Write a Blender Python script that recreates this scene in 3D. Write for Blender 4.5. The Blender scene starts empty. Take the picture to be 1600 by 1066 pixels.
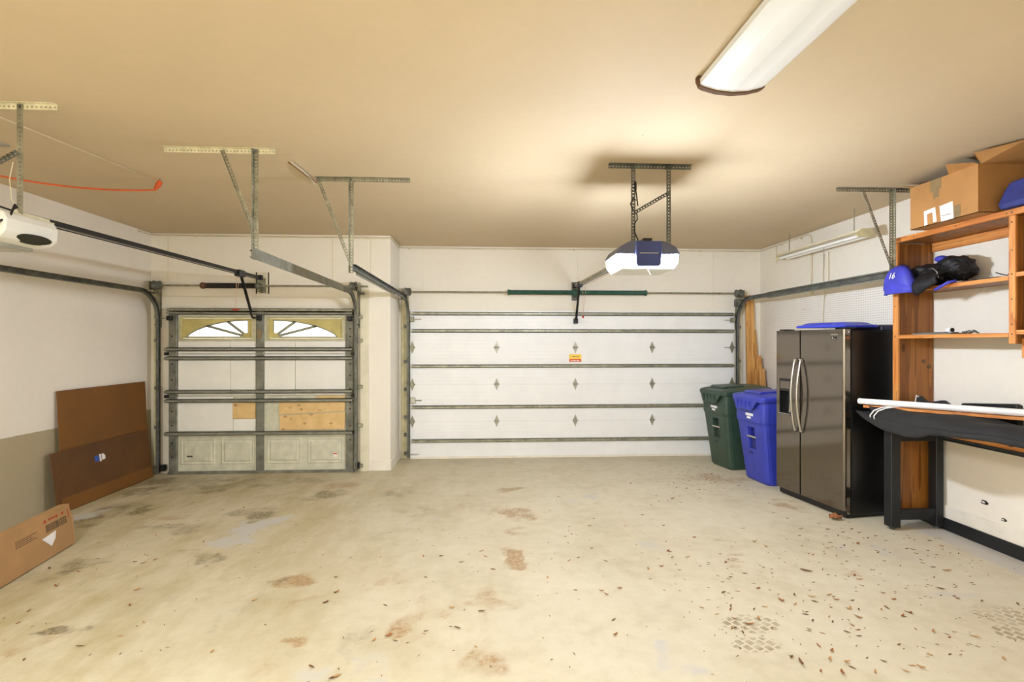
import bpy, bmesh, math, random
from mathutils import Vector, Matrix, noise
C = bpy.context.scene
COL = C.collection
rnd = random.Random(11)

# ------------------------------------------------------------------ camera, world, exposure
EYE = 1.667
cam = bpy.data.objects.new('camera', bpy.data.cameras.new('camera'))
COL.objects.link(cam)
cam.location = (0, 0, EYE)
cam.rotation_euler = (math.radians(90), 0, -math.atan(42 / 800))
cam.data.sensor_width = 36
cam.data.lens = 18.0
cam.data.shift_y = 3 / 1600
cam.data.clip_start = .05
C.camera = cam
C.view_settings.view_transform = 'Standard'
C.view_settings.look = 'None'
C.view_settings.exposure = 1.5
C.view_settings.gamma = 1.0
C.view_settings.use_curve_mapping = False
W = bpy.data.worlds.new('overcast sky'); C.world = W
W.use_nodes = True
bg = W.node_tree.nodes['Background']
bg.inputs[0].default_value = (.93, .96, 1, 1)
bg.inputs[1].default_value = 1.0
LED = 150.0          # opener lamps
TUBE = .10         # ceiling fixture lens
CEIL = 3.07
# added fill light behind the camera, brightens the whole room
def area(name, loc, rot, sx, sy, power, col):
    l = bpy.data.lights.new(name, 'AREA'); l.shape = 'RECTANGLE'; l.size = sx; l.size_y = sy
    l.energy = power; l.color = col
    o = bpy.data.objects.new(name, l); COL.objects.link(o); o.location = loc; o.rotation_euler = rot
    return o
area('rear_fill_light', (-1.5, -.9, 3.0), (0, 0, 0), 1.2, .35, 125, (.84, .92, 1))

# ------------------------------------------------------------------ colours and materials
def lin(c):
    return tuple(((x / 255) / 12.92 if x / 255 <= .04045 else ((x / 255 + .055) / 1.055) ** 2.4) for x in c) + (1,)
class NT:
    def __init__(s, name):
        s.m = bpy.data.materials.new(name); s.m.use_nodes = True
        s.t = s.m.node_tree; s.b = s.t.nodes['Principled BSDF']
    def n(s, kind, **kw):
        q = s.t.nodes.new(kind)
        for k, v in kw.items():
            if k in ('operation', 'blend_type', 'data_type', 'wave_type', 'bands_direction', 'feature', 'attribute_name', 'noise_dimensions', 'distance'):
                setattr(q, k, v)
            else: q.inputs[k].default_value = v
        return q
    def l(s, a, b): s.t.links.new(a, b)
    def coord(s, scale=(1, 1, 1), rot=(0, 0, 0)):
        tc = s.n('ShaderNodeTexCoord'); mp = s.n('ShaderNodeMapping')
        mp.inputs['Scale'].default_value = scale; mp.inputs['Rotation'].default_value = rot
        s.l(tc.outputs['Object'], mp.inputs[0]); return mp.outputs[0]
    def noise(s, vec, scale, detail=4, rough=.55):
        q = s.n('ShaderNodeTexNoise'); q.inputs['Scale'].default_value = scale
        q.inputs['Detail'].default_value = detail; q.inputs['Roughness'].default_value = rough
        s.l(vec, q.inputs['Vector']); return q.outputs['Fac']
    def ramp(s, fac, stops):
        q = s.n('ShaderNodeValToRGB'); e = q.color_ramp.elements
        while len(e) < len(stops): e.new(.5)
        for i, (p, c) in enumerate(stops):
            e[i].position = p; e[i].color = c if len(c) == 4 else lin(c)
        s.l(fac, q.inputs[0]); return q.outputs[0]
    def math(s, op, a, b=None, clamp=False):
        q = s.n('ShaderNodeMath', operation=op); q.use_clamp = clamp
        for i, v in enumerate((a, b)):
            if v is None: continue
            if isinstance(v, (int, float)): q.inputs[i].default_value = v
            else: s.l(v, q.inputs[i])
        return q.outputs[0]
    def mix(s, fac, a, b, mode='MIX'):
        q = s.n('ShaderNodeMix', data_type='RGBA', blend_type=mode)
        for i, v in ((0, fac), (6, a), (7, b)):
            if isinstance(v, (int, float)): q.inputs[i].default_value = v
            elif isinstance(v, tuple): q.inputs[i].default_value = v if len(v) == 4 else lin(v)
            else: s.l(v, q.inputs[i])
        return q.outputs[2]
    def col(s, c): s.l(c, s.b.inputs['Base Color'])
    def bump(s, h, strength=.2, dist=.01):
        q = s.n('ShaderNodeBump'); q.inputs['Strength'].default_value = strength; q.inputs['Distance'].default_value = dist
        s.l(h, q.inputs['Height']); s.l(q.outputs[0], s.b.inputs['Normal'])
    def set(s, **kw):
        for k, v in kw.items(): s.b.inputs[k.replace('_', ' ')].default_value = v
def plain(name, c, rough=.5, metal=0, var=.08, scale=6, bump=0, bscale=80, bdist=.002, spec=None):
    """a plain colour with a little noise so that no surface is perfectly even"""
    m = NT(name); v = m.coord()
    f = m.noise(v, scale, 5)
    a = tuple(max(0, x * (1 - var)) for x in c); b = tuple(min(255, x * (1 + var)) for x in c)
    m.col(m.ramp(f, [(.3, a), (.7, b)]))
    m.set(Roughness=rough, Metallic=metal)
    if spec is not None: m.b.inputs['Specular IOR Level'].default_value = spec
    if bump: m.bump(m.noise(v, bscale, 3), bump, bdist)
    return m.m
def wood(name, c1, c2, c3, axis=2, scale=1.0, rough=.55, knots=True):
    """boards with long grain along one axis"""
    m = NT(name)
    sc = [26 * scale] * 3; sc[axis] = 1.6 * scale
    v = m.coord(tuple(sc))
    f = m.noise(v, 1, 6, .65)
    v2 = m.coord(tuple(x * .25 for x in sc))
    g = m.noise(v2, 1.3, 3)
    rings = m.math('FRACT', m.math('MULTIPLY', g, 7))
    k = m.math('ADD', m.math('MULTIPLY', f, .6), m.math('MULTIPLY', rings, .4))
    c = m.ramp(k, [(.25, c3), (.5, c2), (.75, c1)])
    if knots:
        vk = m.coord((5, 5, 5) if axis != 2 else (5, 5, 2.2))
        vo = m.n('ShaderNodeTexVoronoi', feature='F1'); vo.inputs['Scale'].default_value = 1
        m.l(vk, vo.inputs['Vector'])
        kn = m.math('LESS_THAN', vo.outputs['Distance'], .09)
        c = m.mix(m.math('MULTIPLY', kn, .75), c, (62, 34, 14))
    m.col(c); m.set(Roughness=rough)
    m.bump(f, .15, .002)
    return m.m
def emit(name, c, strength):
    m = NT(name); m.set(Base_Color=lin(c), Emission_Color=lin(c), Emission_Strength=strength, Roughness=.4)
    return m.m

M = {}
M['galv'] = plain('galvanised steel', (148, 145, 125), .45, .55, .16, 14)
M['galv_dark'] = plain('dull galvanised steel', (104, 105, 97), .5, .5, .18, 12)
M['galv_light'] = plain('bright galvanised steel', (172, 168, 152), .4, .5, .14, 14)
M['grey_strut'] = plain('grey painted strut steel', (132, 131, 118), .5, .3, .12, 9)
M['stile'] = plain('weathered grey stile steel', (120, 119, 106), .5, .3, .2, 7)
M['door_white'] = plain('white door paint', (243, 241, 237), .42, 0, .015, 3, .05, 200)
M['door_pale'] = plain('stained pale grey door paint', (206, 202, 178), .5, 0, .06, 9)
M['foam'] = plain('white foam board', (238, 234, 224), .7, 0, .02, 3)
M['olive'] = plain('yellowed plastic', (196, 180, 112), .5, 0, .1, 5)
M['frame_cream'] = plain('cream window frame', (196, 186, 140), .5, 0, .08, 8)
M['rib'] = plain('grey sunburst rib', (150, 150, 130), .5)
M['black'] = plain('black painted metal', (26, 26, 27), .45, .2, .2, 12)
M['black_plastic'] = plain('black plastic', (22, 22, 24), .4, 0, .2, 8)
M['spring_green'] = plain('green painted spring', (44, 84, 70), .5, .2, .15, 9)
M['spring_black'] = plain('black torsion spring', (36, 33, 30), .45, .5, .2, 60)
M['copper'] = plain('rusty brown casting', (96, 66, 48), .55, .4, .25, 30)
M['red'] = plain('red plastic', (176, 52, 36), .5)
M['string'] = plain('pale red pull cord', (206, 170, 140), .8)
M['orange'] = plain('orange cord jacket', (214, 92, 38), .5)
M['white_plastic'] = plain('white plastic', (226, 222, 210), .35, 0, .02)
M['white_angle'] = plain('cream painted perforated steel', (222, 214, 182), .5, .1, .08, 20)
M['blue_panel'] = plain('blue opener panel', (46, 84, 176), .35)
M['navy_panel'] = plain('dark blue opener panel', (52, 62, 108), .35, 0, .1)
M['shell_dark'] = plain('slate opener shell', (82, 84, 100), .35, 0, .08)
M['lens_dark'] = plain('dark smoked lens', (40, 42, 34), .25)
M['trim'] = plain('cream trim paint', (226, 216, 188), .5, 0, .05, 5)
M['trim_yellow'] = plain('yellowed cream trim paint', (212, 200, 156), .55, 0, .1, 7)
M['cable'] = plain('cream cable', (214, 200, 164), .6)
M['base_black'] = plain('black baseboard paint', (24, 25, 27), .45, 0, .15, 6)
M['base_white'] = plain('white baseboard paint', (236, 228, 212), .5, 0, .03)
M['carton'] = plain('brown cardboard', (180, 130, 74), .8, 0, .06, 3)
M['carton_dark'] = plain('darker brown cardboard lining', (150, 104, 58), .85, 0, .06, 3)  # a darker brown than the carton colour
M['carton_floor'] = plain('tan corrugated cardboard', (172, 132, 86), .8, 0, .06, 3)
M['tape'] = plain('grey cloth tape', (140, 116, 78), .5)
M['paper'] = plain('white paper', (238, 234, 232), .7, 0, .02)
M['ink_dark'] = plain('dark brown print', (98, 76, 52), .8, 0, .3, 60)
M['ink_red'] = plain('red print', (176, 70, 44), .8)
M['pvc'] = plain('white pvc', (240, 236, 232), .3, 0, .02)
M['bag_black'] = plain('black nylon', (12, 12, 16), .6, 0, .2, 10, .4, 60, .004)
M['bag_blue'] = plain('royal blue nylon', (60, 62, 178), .55, 0, .08, 10, .3, 60, .003)
M['tote'] = plain('navy blue cloth', (42, 50, 118), .7, 0, .1, 10, .3, 60, .003)
M['fabric_black'] = plain('charcoal black cloth', (36, 35, 34), .85, 0, .14, 8, .4, 30, .006)
M['bin_green'] = plain('dark green plastic', (52, 72, 58), .42, 0, .07, 8, .1, 300)
M['bin_blue'] = plain('royal blue plastic', (54, 64, 168), .38, 0, .06, 8, .1, 300)
M['bin_blue_dark'] = plain('deep blue plastic', (26, 34, 118), .45, 0, .06, 8)
M['bin_green_dark'] = plain('deep green plastic', (32, 46, 38), .45, 0, .06, 8)
M['lid_blue'] = plain('blue storage lid', (52, 66, 188), .25, 0, .05)
M['navy_lid'] = plain('navy lid', (30, 34, 70), .4)
M['chrome'] = plain('brushed steel', (196, 192, 184), .25, .9, .05, 20)
M['steel_dark_panel'] = plain('dark dispenser plastic', (20, 20, 21), .25)
M['fridge_side'] = plain('black textured fridge side', (16, 16, 17), .28, 0, .1, 6, .15, 400, .001)
M['rust_leaf'] = plain('dry russet leaf', (160, 102, 58), .8, 0, .2, 40)
M['tan_leaf'] = plain('dry tan leaf', (190, 142, 88), .8, 0, .18, 40)
M['dark_leaf'] = plain('dry dark brown leaf', (118, 82, 50), .8, 0, .2, 40)
M['sticker_yellow'] = plain('yellow sticker', (250, 206, 70), .5, 0, .03)
M['sticker_orange'] = plain('orange red sticker', (214, 82, 36), .5, 0, .05)
M['grey_item'] = plain('grey painted metal', (128, 132, 134), .4, .3)
M['driveway'] = plain('driveway concrete', (190, 188, 182), .8)
M['kraft'] = None
M['led'] = emit('lit opener lamp lens', (222, 235, 255), LED)
def mk_lens():
    m = NT('ceiling light lens'); tc = m.n('ShaderNodeTexCoord'); sp = m.n('ShaderNodeSeparateXYZ'); m.l(tc.outputs['Object'], sp.inputs[0])
    d = m.math('ABSOLUTE', m.math('SUBTRACT', m.math('ABSOLUTE', sp.outputs[0]), .075))      # two tubes behind the lens
    k = m.math('SUBTRACT', 1, m.math('MULTIPLY', d, 9, True), True)
    m.set(Base_Color=lin((206, 204, 198)), Emission_Color=lin((252, 250, 244)), Roughness=.3)
    m.l(m.math('ADD', m.math('MULTIPLY', k, TUBE * .55), TUBE * .6), m.b.inputs['Emission Strength']); return m.m
M['tube'] = mk_lens()
M['tube_off'] = plain('unlit fluorescent tube', (240, 236, 226), .3, 0, .02)
M['endcap'] = plain('dark brown end cap', (96, 66, 32), .85)
M['pine'] = wood('pine lumber', (226, 156, 82), (208, 132, 62), (178, 102, 40), 1)
M['pine_v'] = wood('upright pine lumber', (228, 160, 86), (210, 136, 66), (180, 104, 42), 2)
M['stud'] = wood('pale stud lumber', (226, 176, 106), (206, 150, 80), (170, 110, 52), 2, .8)
M['ply'] = wood('varnished plywood', (166, 108, 44), (146, 90, 34), (114, 66, 22), 2, .6, .45)
M['black_wood'] = plain('black painted wood', (25, 27, 29), .5, 0, .14, 14, .2, 60)
M['hardboard'] = plain('brown hardboard', (120, 76, 24), .6, 0, .06, 2)

def mk_steel():
    m = NT('black stainless steel'); v = m.coord((2, 60, 2))
    f = m.noise(v, 2, 3)
    m.col(m.ramp(f, [(.3, (124, 116, 106)), (.7, (128, 120, 110))]))
    m.set(Metallic=.92, Roughness=.09); return m.m
M['fridge'] = mk_steel()
def mk_kraft():
    m = NT('printed kraft facing'); v = m.coord()
    w = m.n('ShaderNodeTexVoronoi', feature='F1', distance='MANHATTAN'); w.inputs['Scale'].default_value = 9
    m.l(m.coord((1, 1, 1.3)), w.inputs['Vector'])
    dots = m.math('LESS_THAN', w.outputs['Distance'], .26)
    v2 = m.coord((4, 4, 30), (0, math.radians(40), 0))
    s = m.noise(v2, 1.6, 2)
    st = m.math('GREATER_THAN', s, .69)
    f = m.noise(v, 9, 4)
    base = m.ramp(f, [(.3, (216, 178, 116)), (.7, (232, 196, 136))])
    c = m.mix(m.math('MULTIPLY', m.math('MAXIMUM', dots, st), .6), base, (130, 88, 44))
    m.col(c); m.set(Roughness=.6); m.bump(m.noise(m.coord((3, 3, 8)), 3, 3), .5, .01); return m.m
M['kraft'] = mk_kraft()
def mk_glass():
    m = NT('window glass'); t = m.t
    m.set(Base_Color=(1, 1, 1, 1), Roughness=.02, Transmission_Weight=1.0, IOR=1.01)
    return m.m
M['glass'] = mk_glass()
def mk_pegs(name, c, hole, pitch, rad, axes, rough, var=.03):
    m = NT(name); tc = m.n('ShaderNodeTexCoord'); sp = m.n('ShaderNodeSeparateXYZ')
    m.l(tc.outputs['Object'], sp.inputs[0])
    ds = []
    for a in axes:
        fr = m.math('SUBTRACT', m.math('FRACT', m.math('DIVIDE', sp.outputs[a], pitch)), .5)
        ds.append(m.math('MULTIPLY', fr, fr))
    d = m.math('SQRT', m.math('ADD', ds[0], ds[1]))
    h = m.math('LESS_THAN', d, rad / pitch)
    f = m.noise(m.coord(), 2.2, 4)
    base = m.ramp(f, [(.3, tuple(x * (1 - var) for x in c)), (.7, tuple(min(255, x * (1 + var)) for x in c))])
    m.col(m.mix(h, base, hole)); m.set(Roughness=rough)
    m.bump(m.math('SUBTRACT', 1, h), .6, .003); return m.m
M['peg_white'] = mk_pegs('white pegboard', (240, 232, 220), (150, 138, 118), .0254, .0042, (1, 2), .6, .015)
M['peg_brown'] = mk_pegs('brown pegboard', (98, 62, 24), (50, 30, 10), .0254, .0036, (1, 2), .6, .12)

def mk_wall(name, upper, lower=None, zsplit=.82):
    m = NT(name); v = m.coord()
    f = m.noise(v, 1.1, 4); g = m.noise(v, 14, 4)
    k = m.math('ADD', m.math('MULTIPLY', f, .7), m.math('MULTIPLY', g, .3))
    c = m.ramp(k, [(.3, tuple(x * .975 for x in upper)), (.7, tuple(min(255, x * 1.015) for x in upper))])
    if lower:
        geo = m.n('ShaderNodeNewGeometry'); sp = m.n('ShaderNodeSeparateXYZ'); m.l(geo.outputs['Position'], sp.inputs[0])
        z = m.math('ADD', sp.outputs[2], m.math('MULTIPLY', m.math('SUBTRACT', g, .5), .012))
        low = m.math('LESS_THAN', z, zsplit)
        c = m.mix(low, c, m.ramp(k, [(.3, tuple(x * .96 for x in lower)), (.7, lower)]))
    # a few dark scuffs and nail marks
    vo = m.n('ShaderNodeTexVoronoi', feature='F1'); vo.inputs['Scale'].default_value = 1.7
    m.l(v, vo.inputs['Vector'])
    sc = m.math('LESS_THAN', vo.outputs['Distance'], .022)
    c = m.mix(m.math('MULTIPLY', sc, .5), c, (130, 108, 80))
    m.col(c); m.set(Roughness=.75)
    m.bump(m.noise(v, 130, 3), .08, .003); return m.m
M['wall'] = mk_wall('cream wall paint', (240, 231, 214))
M['wall_left'] = mk_wall('cream over tan wall paint', (238, 228, 214), (178, 163, 132))
M['ceil'] = mk_wall('warm cream ceiling paint', (205, 183, 148))

def mk_floor():
    m = NT('stained concrete'); v = m.coord()
    f1 = m.noise(v, 1.6, 6, .6); f2 = m.noise(v, 9, 6, .65); f3 = m.noise(m.coord((1, .45, 1), (0, 0, .5)), 5, 5, .6)
    k = m.math('ADD', m.math('MULTIPLY', f1, .55), m.math('MULTIPLY', f2, .45))
    base = m.ramp(k, [(.28, (192, 178, 146)), (.5, (211, 199, 170)), (.72, (220, 210, 185))])
    at = m.n('ShaderNodeAttribute', attribute_name='stain'); sp = m.n('ShaderNodeSeparateColor'); m.l(at.outputs['Color'], sp.inputs[0])
    brk = m.ramp(m.math('ADD', m.math('MULTIPLY', f2, .6), m.math('MULTIPLY', f3, .4)), [(.36, (0, 0, 0, 1)), (.58, (1, 1, 1, 1))])
    hc = m.math('ADD', m.math('MULTIPLY', f2, .55), m.math('MULTIPLY', f3, .45))
    hn = m.math('MULTIPLY', m.math('SUBTRACT', .66, hc), 1.3)          # threshold from the noise
    amt = lambda o, g: m.math('MULTIPLY', m.math('MULTIPLY', m.math('SUBTRACT', o, hn), 2.4, True), g, True)
    geo = m.n('ShaderNodeNewGeometry'); sx = m.n('ShaderNodeSeparateXYZ'); m.l(geo.outputs['Position'], sx.inputs[0])
    west = m.math('MULTIPLY', m.math('SUBTRACT', .6, sx.outputs[0]), .35, True)
    gr = m.ramp(m.noise(m.coord((1, .35, 1), (0, 0, -.35)), 1.7, 6, .68), [(.44, (0, 0, 0, 1)), (.62, (1, 1, 1, 1))])
    base = m.mix(m.math('MULTIPLY', m.math('ADD', m.math('MULTIPLY', gr, .75), .25), m.math('MULTIPLY', west, .62), True), base, (158, 137, 74))
    soft = lambda o, g: m.math('MULTIPLY', o, g, True)
    fine = m.ramp(m.noise(v, 34, 4, .7), [(.36, (.25, .25, .25, 1)), (.64, (1, 1, 1, 1))])
    c = m.mix(m.math('ADD', m.math('MULTIPLY', amt(sp.outputs[0], .72), fine), soft(sp.outputs[0], .2)), base, (160, 118, 68))
    c = m.mix(m.math('ADD', m.math('MULTIPLY', amt(sp.outputs[1], .8), fine), soft(sp.outputs[1], .2)), c, (112, 98, 68))
    c = m.mix(m.math('ADD', amt(sp.outputs[2], .85), soft(sp.outputs[2], .2)), c, (198, 192, 180))
    # tyre tread prints
    br = m.n('ShaderNodeTexBrick'); br.inputs['Scale'].default_value = 1; br.inputs['Mortar Size'].default_value = .007
    br.inputs['Brick Width'].default_value = .056; br.inputs['Row Height'].default_value = .05
    br.inputs['Color1'].default_value = br.inputs['Color2'].default_value = (1, 1, 1, 1); br.inputs['Mortar'].default_value = (0, 0, 0, 1)
    m.l(m.coord((1, 1, 1), (0, 0, 1.15)), br.inputs['Vector'])
    c = m.mix(m.math('MULTIPLY', m.math('MULTIPLY', at.outputs['Alpha'], br.outputs['Color']), m.math('MULTIPLY', brk, .8)), c, (140, 120, 88))
    # fine dark specks
    vo = m.n('ShaderNodeTexVoronoi', feature='F1'); vo.inputs['Scale'].default_value = 7
    m.l(v, vo.inputs['Vector'])
    spk = m.math('MULTIPLY', m.math('LESS_THAN', vo.outputs['Distance'], .07), .4)
    c = m.mix(m.math('MULTIPLY', spk, m.math('GREATER_THAN', f1, .5)), c, (140, 108, 70))
    m.col(c); m.b.inputs['Roughness'].default_value = .62; m.b.inputs['Specular IOR Level'].default_value = .3
    m.bump(f2, .12, .004); return m.m
M['floor'] = mk_floor()

# ------------------------------------------------------------------ mesh builder
class MB:
    def __init__(s, T=None): s.v = []; s.f = []; s.T = T
    def pts(s, ps):
        i = len(s.v)
        for p in ps:
            p = Vector(p); s.v.append(s.T @ p if s.T else p)
        return i
    def quad(s, *ps):
        i = s.pts(ps); s.f.append(list(range(i, i + len(ps)))); return s
    def box(s, x0, x1, y0, y1, z0, z1):
        i = s.pts([(x, y, z) for z in (z0, z1) for y in (y0, y1) for x in (x0, x1)])
        s.f += [[i + a for a in q] for q in ((0, 2, 3, 1), (4, 5, 7, 6), (0, 1, 5, 4), (2, 6, 7, 3), (0, 4, 6, 2), (1, 3, 7, 5))]
        return s
    def beam(s, p0, p1, w, h, up=(0, 0, 1)):
        p0, p1 = Vector(p0), Vector(p1); d = (p1 - p0).normalized()
        a = d.cross(Vector(up)).normalized(); b = a.cross(d)
        c = [p + a * (w / 2 * i) + b * (h / 2 * j) for p in (p0, p1) for i, j in ((-1, -1), (1, -1), (1, 1), (-1, 1))]
        i = s.pts(c)
        s.f += [[i + k for k in q] for q in ((0, 1, 2, 3), (4, 7, 6, 5), (0, 4, 5, 1), (1, 5, 6, 2), (2, 6, 7, 3), (3, 7, 4, 0))]
        return s
    def tube(s, path, r, n=8, cap=True):
        path = [Vector(p) for p in path]; R = r if isinstance(r, (list, tuple)) else [r] * len(path)
        t = (path[1] - path[0]).normalized()
        a = t.orthogonal().normalized(); rings = []
        for k, p in enumerate(path):
            q = (path[min(k + 1, len(path) - 1)] - path[max(k - 1, 0)])
            if q.length > 1e-9: q.normalize()
            else: q = t
            a = (a - q * a.dot(q)).normalized(); b = q.cross(a)
            rings.append(s.pts([p + (a * math.cos(2 * math.pi * j / n) + b * math.sin(2 * math.pi * j / n)) * R[k] for j in range(n)]))
        for u, w in zip(rings, rings[1:]):
            for j in range(n): s.f.append([u + j, u + (j + 1) % n, w + (j + 1) % n, w + j])
        if cap:
            s.f.append([rings[0] + j for j in range(n)][::-1]); s.f.append([rings[-1] + j for j in range(n)])
        return s
    def cyl(s, p0, p1, r, n=12): return s.tube([p0, p1], r, n)
    def prism(s, poly, axis, a0, a1):
        mk = {'x': lambda a, u, v: (a, u, v), 'y': lambda a, u, v: (u, a, v), 'z': lambda a, u, v: (u, v, a)}[axis]
        n = len(poly)
        i = s.pts([mk(a0, u, v) for u, v in poly]); j = s.pts([mk(a1, u, v) for u, v in poly])
        s.f.append([i + k for k in range(n)]); s.f.append([j + k for k in range(n)][::-1])
        for k in range(n): s.f.append([i + k, i + (k + 1) % n, j + (k + 1) % n, j + k])
        return s
    def rings(s, loops, close=True):
        """skin a list of equal closed loops"""
        n = len(loops[0]); ids = [s.pts(l) for l in loops]
        for u, w in zip(ids, ids[1:]):
            for k in range(n): s.f.append([u + k, u + (k + 1) % n, w + (k + 1) % n, w + k])
        if close:
            s.f.append([ids[0] + k for k in range(n)][::-1]); s.f.append([ids[-1] + k for k in range(n)])
        return s
    def grid(s, P):
        nu, nv = len(P), len(P[0])
        i = s.pts([p for row in P for p in row])
        for a in range(nu - 1):
            for b in range(nv - 1):
                s.f.append([i + a * nv + b, i + a * nv + b + 1, i + (a + 1) * nv + b + 1, i + (a + 1) * nv + b])
        return s
    def perf(s, p0, p1, wd, w=.032, t=.0022, pitch=.0254, hole=.0105):
        """a steel flange with a row of real holes; wd = direction across its width"""
        p0, p1 = Vector(p0), Vector(p1); L = (p1 - p0).length; d = (p1 - p0) / L
        wd = Vector(wd); wd = (wd - d * wd.dot(d)).normalized(); nn = d.cross(wd)
        n = max(2, round(L / pitch)); p = L / n; h = hole / 2
        P = lambda a, b, c: p0 + d * a + wd * b + nn * c
        for k in range(n):
            a0, a1 = k * p, (k + 1) * p; m = (a0 + a1) / 2
            out = [(a0, 0), (a1, 0), (a1, w), (a0, w)]; inn = [(m - h, w / 2 - h), (m + h, w / 2 - h), (m + h, w / 2 + h), (m - h, w / 2 + h)]
            i = s.pts([P(*q, -t / 2) for q in out] + [P(*q, -t / 2) for q in inn] + [P(*q, t / 2) for q in out] + [P(*q, t / 2) for q in inn])
            for j in range(4):
                J = (j + 1) % 4
                s.f.append([i + j, i + J, i + 4 + J, i + 4 + j]); s.f.append([i + 8 + j, i + 12 + j, i + 12 + J, i + 8 + J])
                s.f.append([i + 4 + j, i + 4 + J, i + 12 + J, i + 12 + j])
            s.f.append([i, i + 8, i + 9, i + 1]); s.f.append([i + 2, i + 10, i + 11, i + 3])
            if k == 0: s.f.append([i, i + 3, i + 11, i + 8])
            if k == n - 1: s.f.append([i + 1, i + 9, i + 10, i + 2])
        return s
    def angle(s, p0, p1, d1, d2, w=.032, w2=None, off=0):
        o = Vector(d1).normalized() * off
        s.perf(p0, p1, d1, w); s.perf(Vector(p0) + o, Vector(p1) + o, d2, w2 or w); return s
    def build(s, name, mat, parent=None, bevel=0, seg=1, smooth=False, kind=None, merge=True, label=None):
        me = bpy.data.meshes.new(name)
        if parent is None:
            xs = [p.x for p in s.v]; ys = [p.y for p in s.v]; zs = [p.z for p in s.v]
            org = Vector(((min(xs) + max(xs)) / 2, (min(ys) + max(ys)) / 2, min(zs)))
        else: org = ORG[parent.name]
        me.from_pydata([p - org for p in s.v], [], s.f)
        bm = bmesh.new(); bm.from_mesh(me)
        if merge: bmesh.ops.remove_doubles(bm, verts=bm.verts, dist=1e-5)
        bmesh.ops.recalc_face_normals(bm, faces=bm.faces)
        bm.to_mesh(me); bm.free()
        if smooth:
            me.polygons.foreach_set('use_smooth', [True] * len(me.polygons))
        me.materials.append(mat if not isinstance(mat, str) else M[mat])
        o = bpy.data.objects.new(name, me); COL.objects.link(o)
        if parent is None: o.location = org
        else: o.parent = parent
        ORG[o.name] = org
        if bevel:
            b = o.modifiers.new('bevel', 'BEVEL'); b.width = bevel; b.segments = seg; b.limit_method = 'ANGLE'; b.angle_limit = .6
        if smooth == 'auto':
            e = o.modifiers.new('edges', 'EDGE_SPLIT'); e.split_angle = .7
        if kind: o['kind'] = kind
        if label: o['label'] = label
        return o
ORG = {}
def tag(o, label, cat, group=None):
    o['label'] = label; o['category'] = cat
    if group: o['group'] = group
    return o
def thing(name, label, cat, loc, group=None):
    o = bpy.data.objects.new(name, None); COL.objects.link(o)
    o.location = loc; o.empty_display_size = .1
    ORG[o.name] = Vector(loc)
    return tag(o, label, cat, group)
def struct(mb, name, mat, parent=None, **kw):
    return mb.build(name, mat, parent, kind='structure' if parent is None else None, **kw)
def inst(src, name, parent, delta, rot=None):
    """another part with the same mesh, moved by delta from the source"""
    o = src.copy(); COL.objects.link(o); o.name = name; o.parent = parent
    o.location = src.location + Vector(delta)
    if rot: o.rotation_euler = rot
    return o
def arc(c, r, a0, a1, n, plane='yz'):
    out = []
    for k in range(n + 1):
        a = a0 + (a1 - a0) * k / n
        out.append((c[0], c[1] + r * math.cos(a), c[2] + r * math.sin(a)))
    return out
def rrect(x0, x1, y0, y1, r, n=3):
    """rounded rectangle outline"""
    out = []
    for cx, cy, a in ((x1 - r, y1 - r, 0), (x0 + r, y1 - r, 90), (x0 + r, y0 + r, 180), (x1 - r, y0 + r, 270)):
        for k in range(n + 1):
            t = math.radians(a + 90 * k / n); out.append((cx + r * math.cos(t), cy + r * math.sin(t)))
    return out
def text_mesh(txt, size, depth=.001, shear=0):
    cu = bpy.data.curves.new('lettering', 'FONT'); cu.body = txt; cu.size = size; cu.extrude = depth; cu.shear = shear
    cu.align_x = 'CENTER'; cu.align_y = 'CENTER'
    ob = bpy.data.objects.new('lettering', cu); COL.objects.link(ob)
    dg = bpy.context.evaluated_depsgraph_get(); me = bpy.data.meshes.new_from_object(ob.evaluated_get(dg))
    bpy.data.objects.remove(ob); return me

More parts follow.
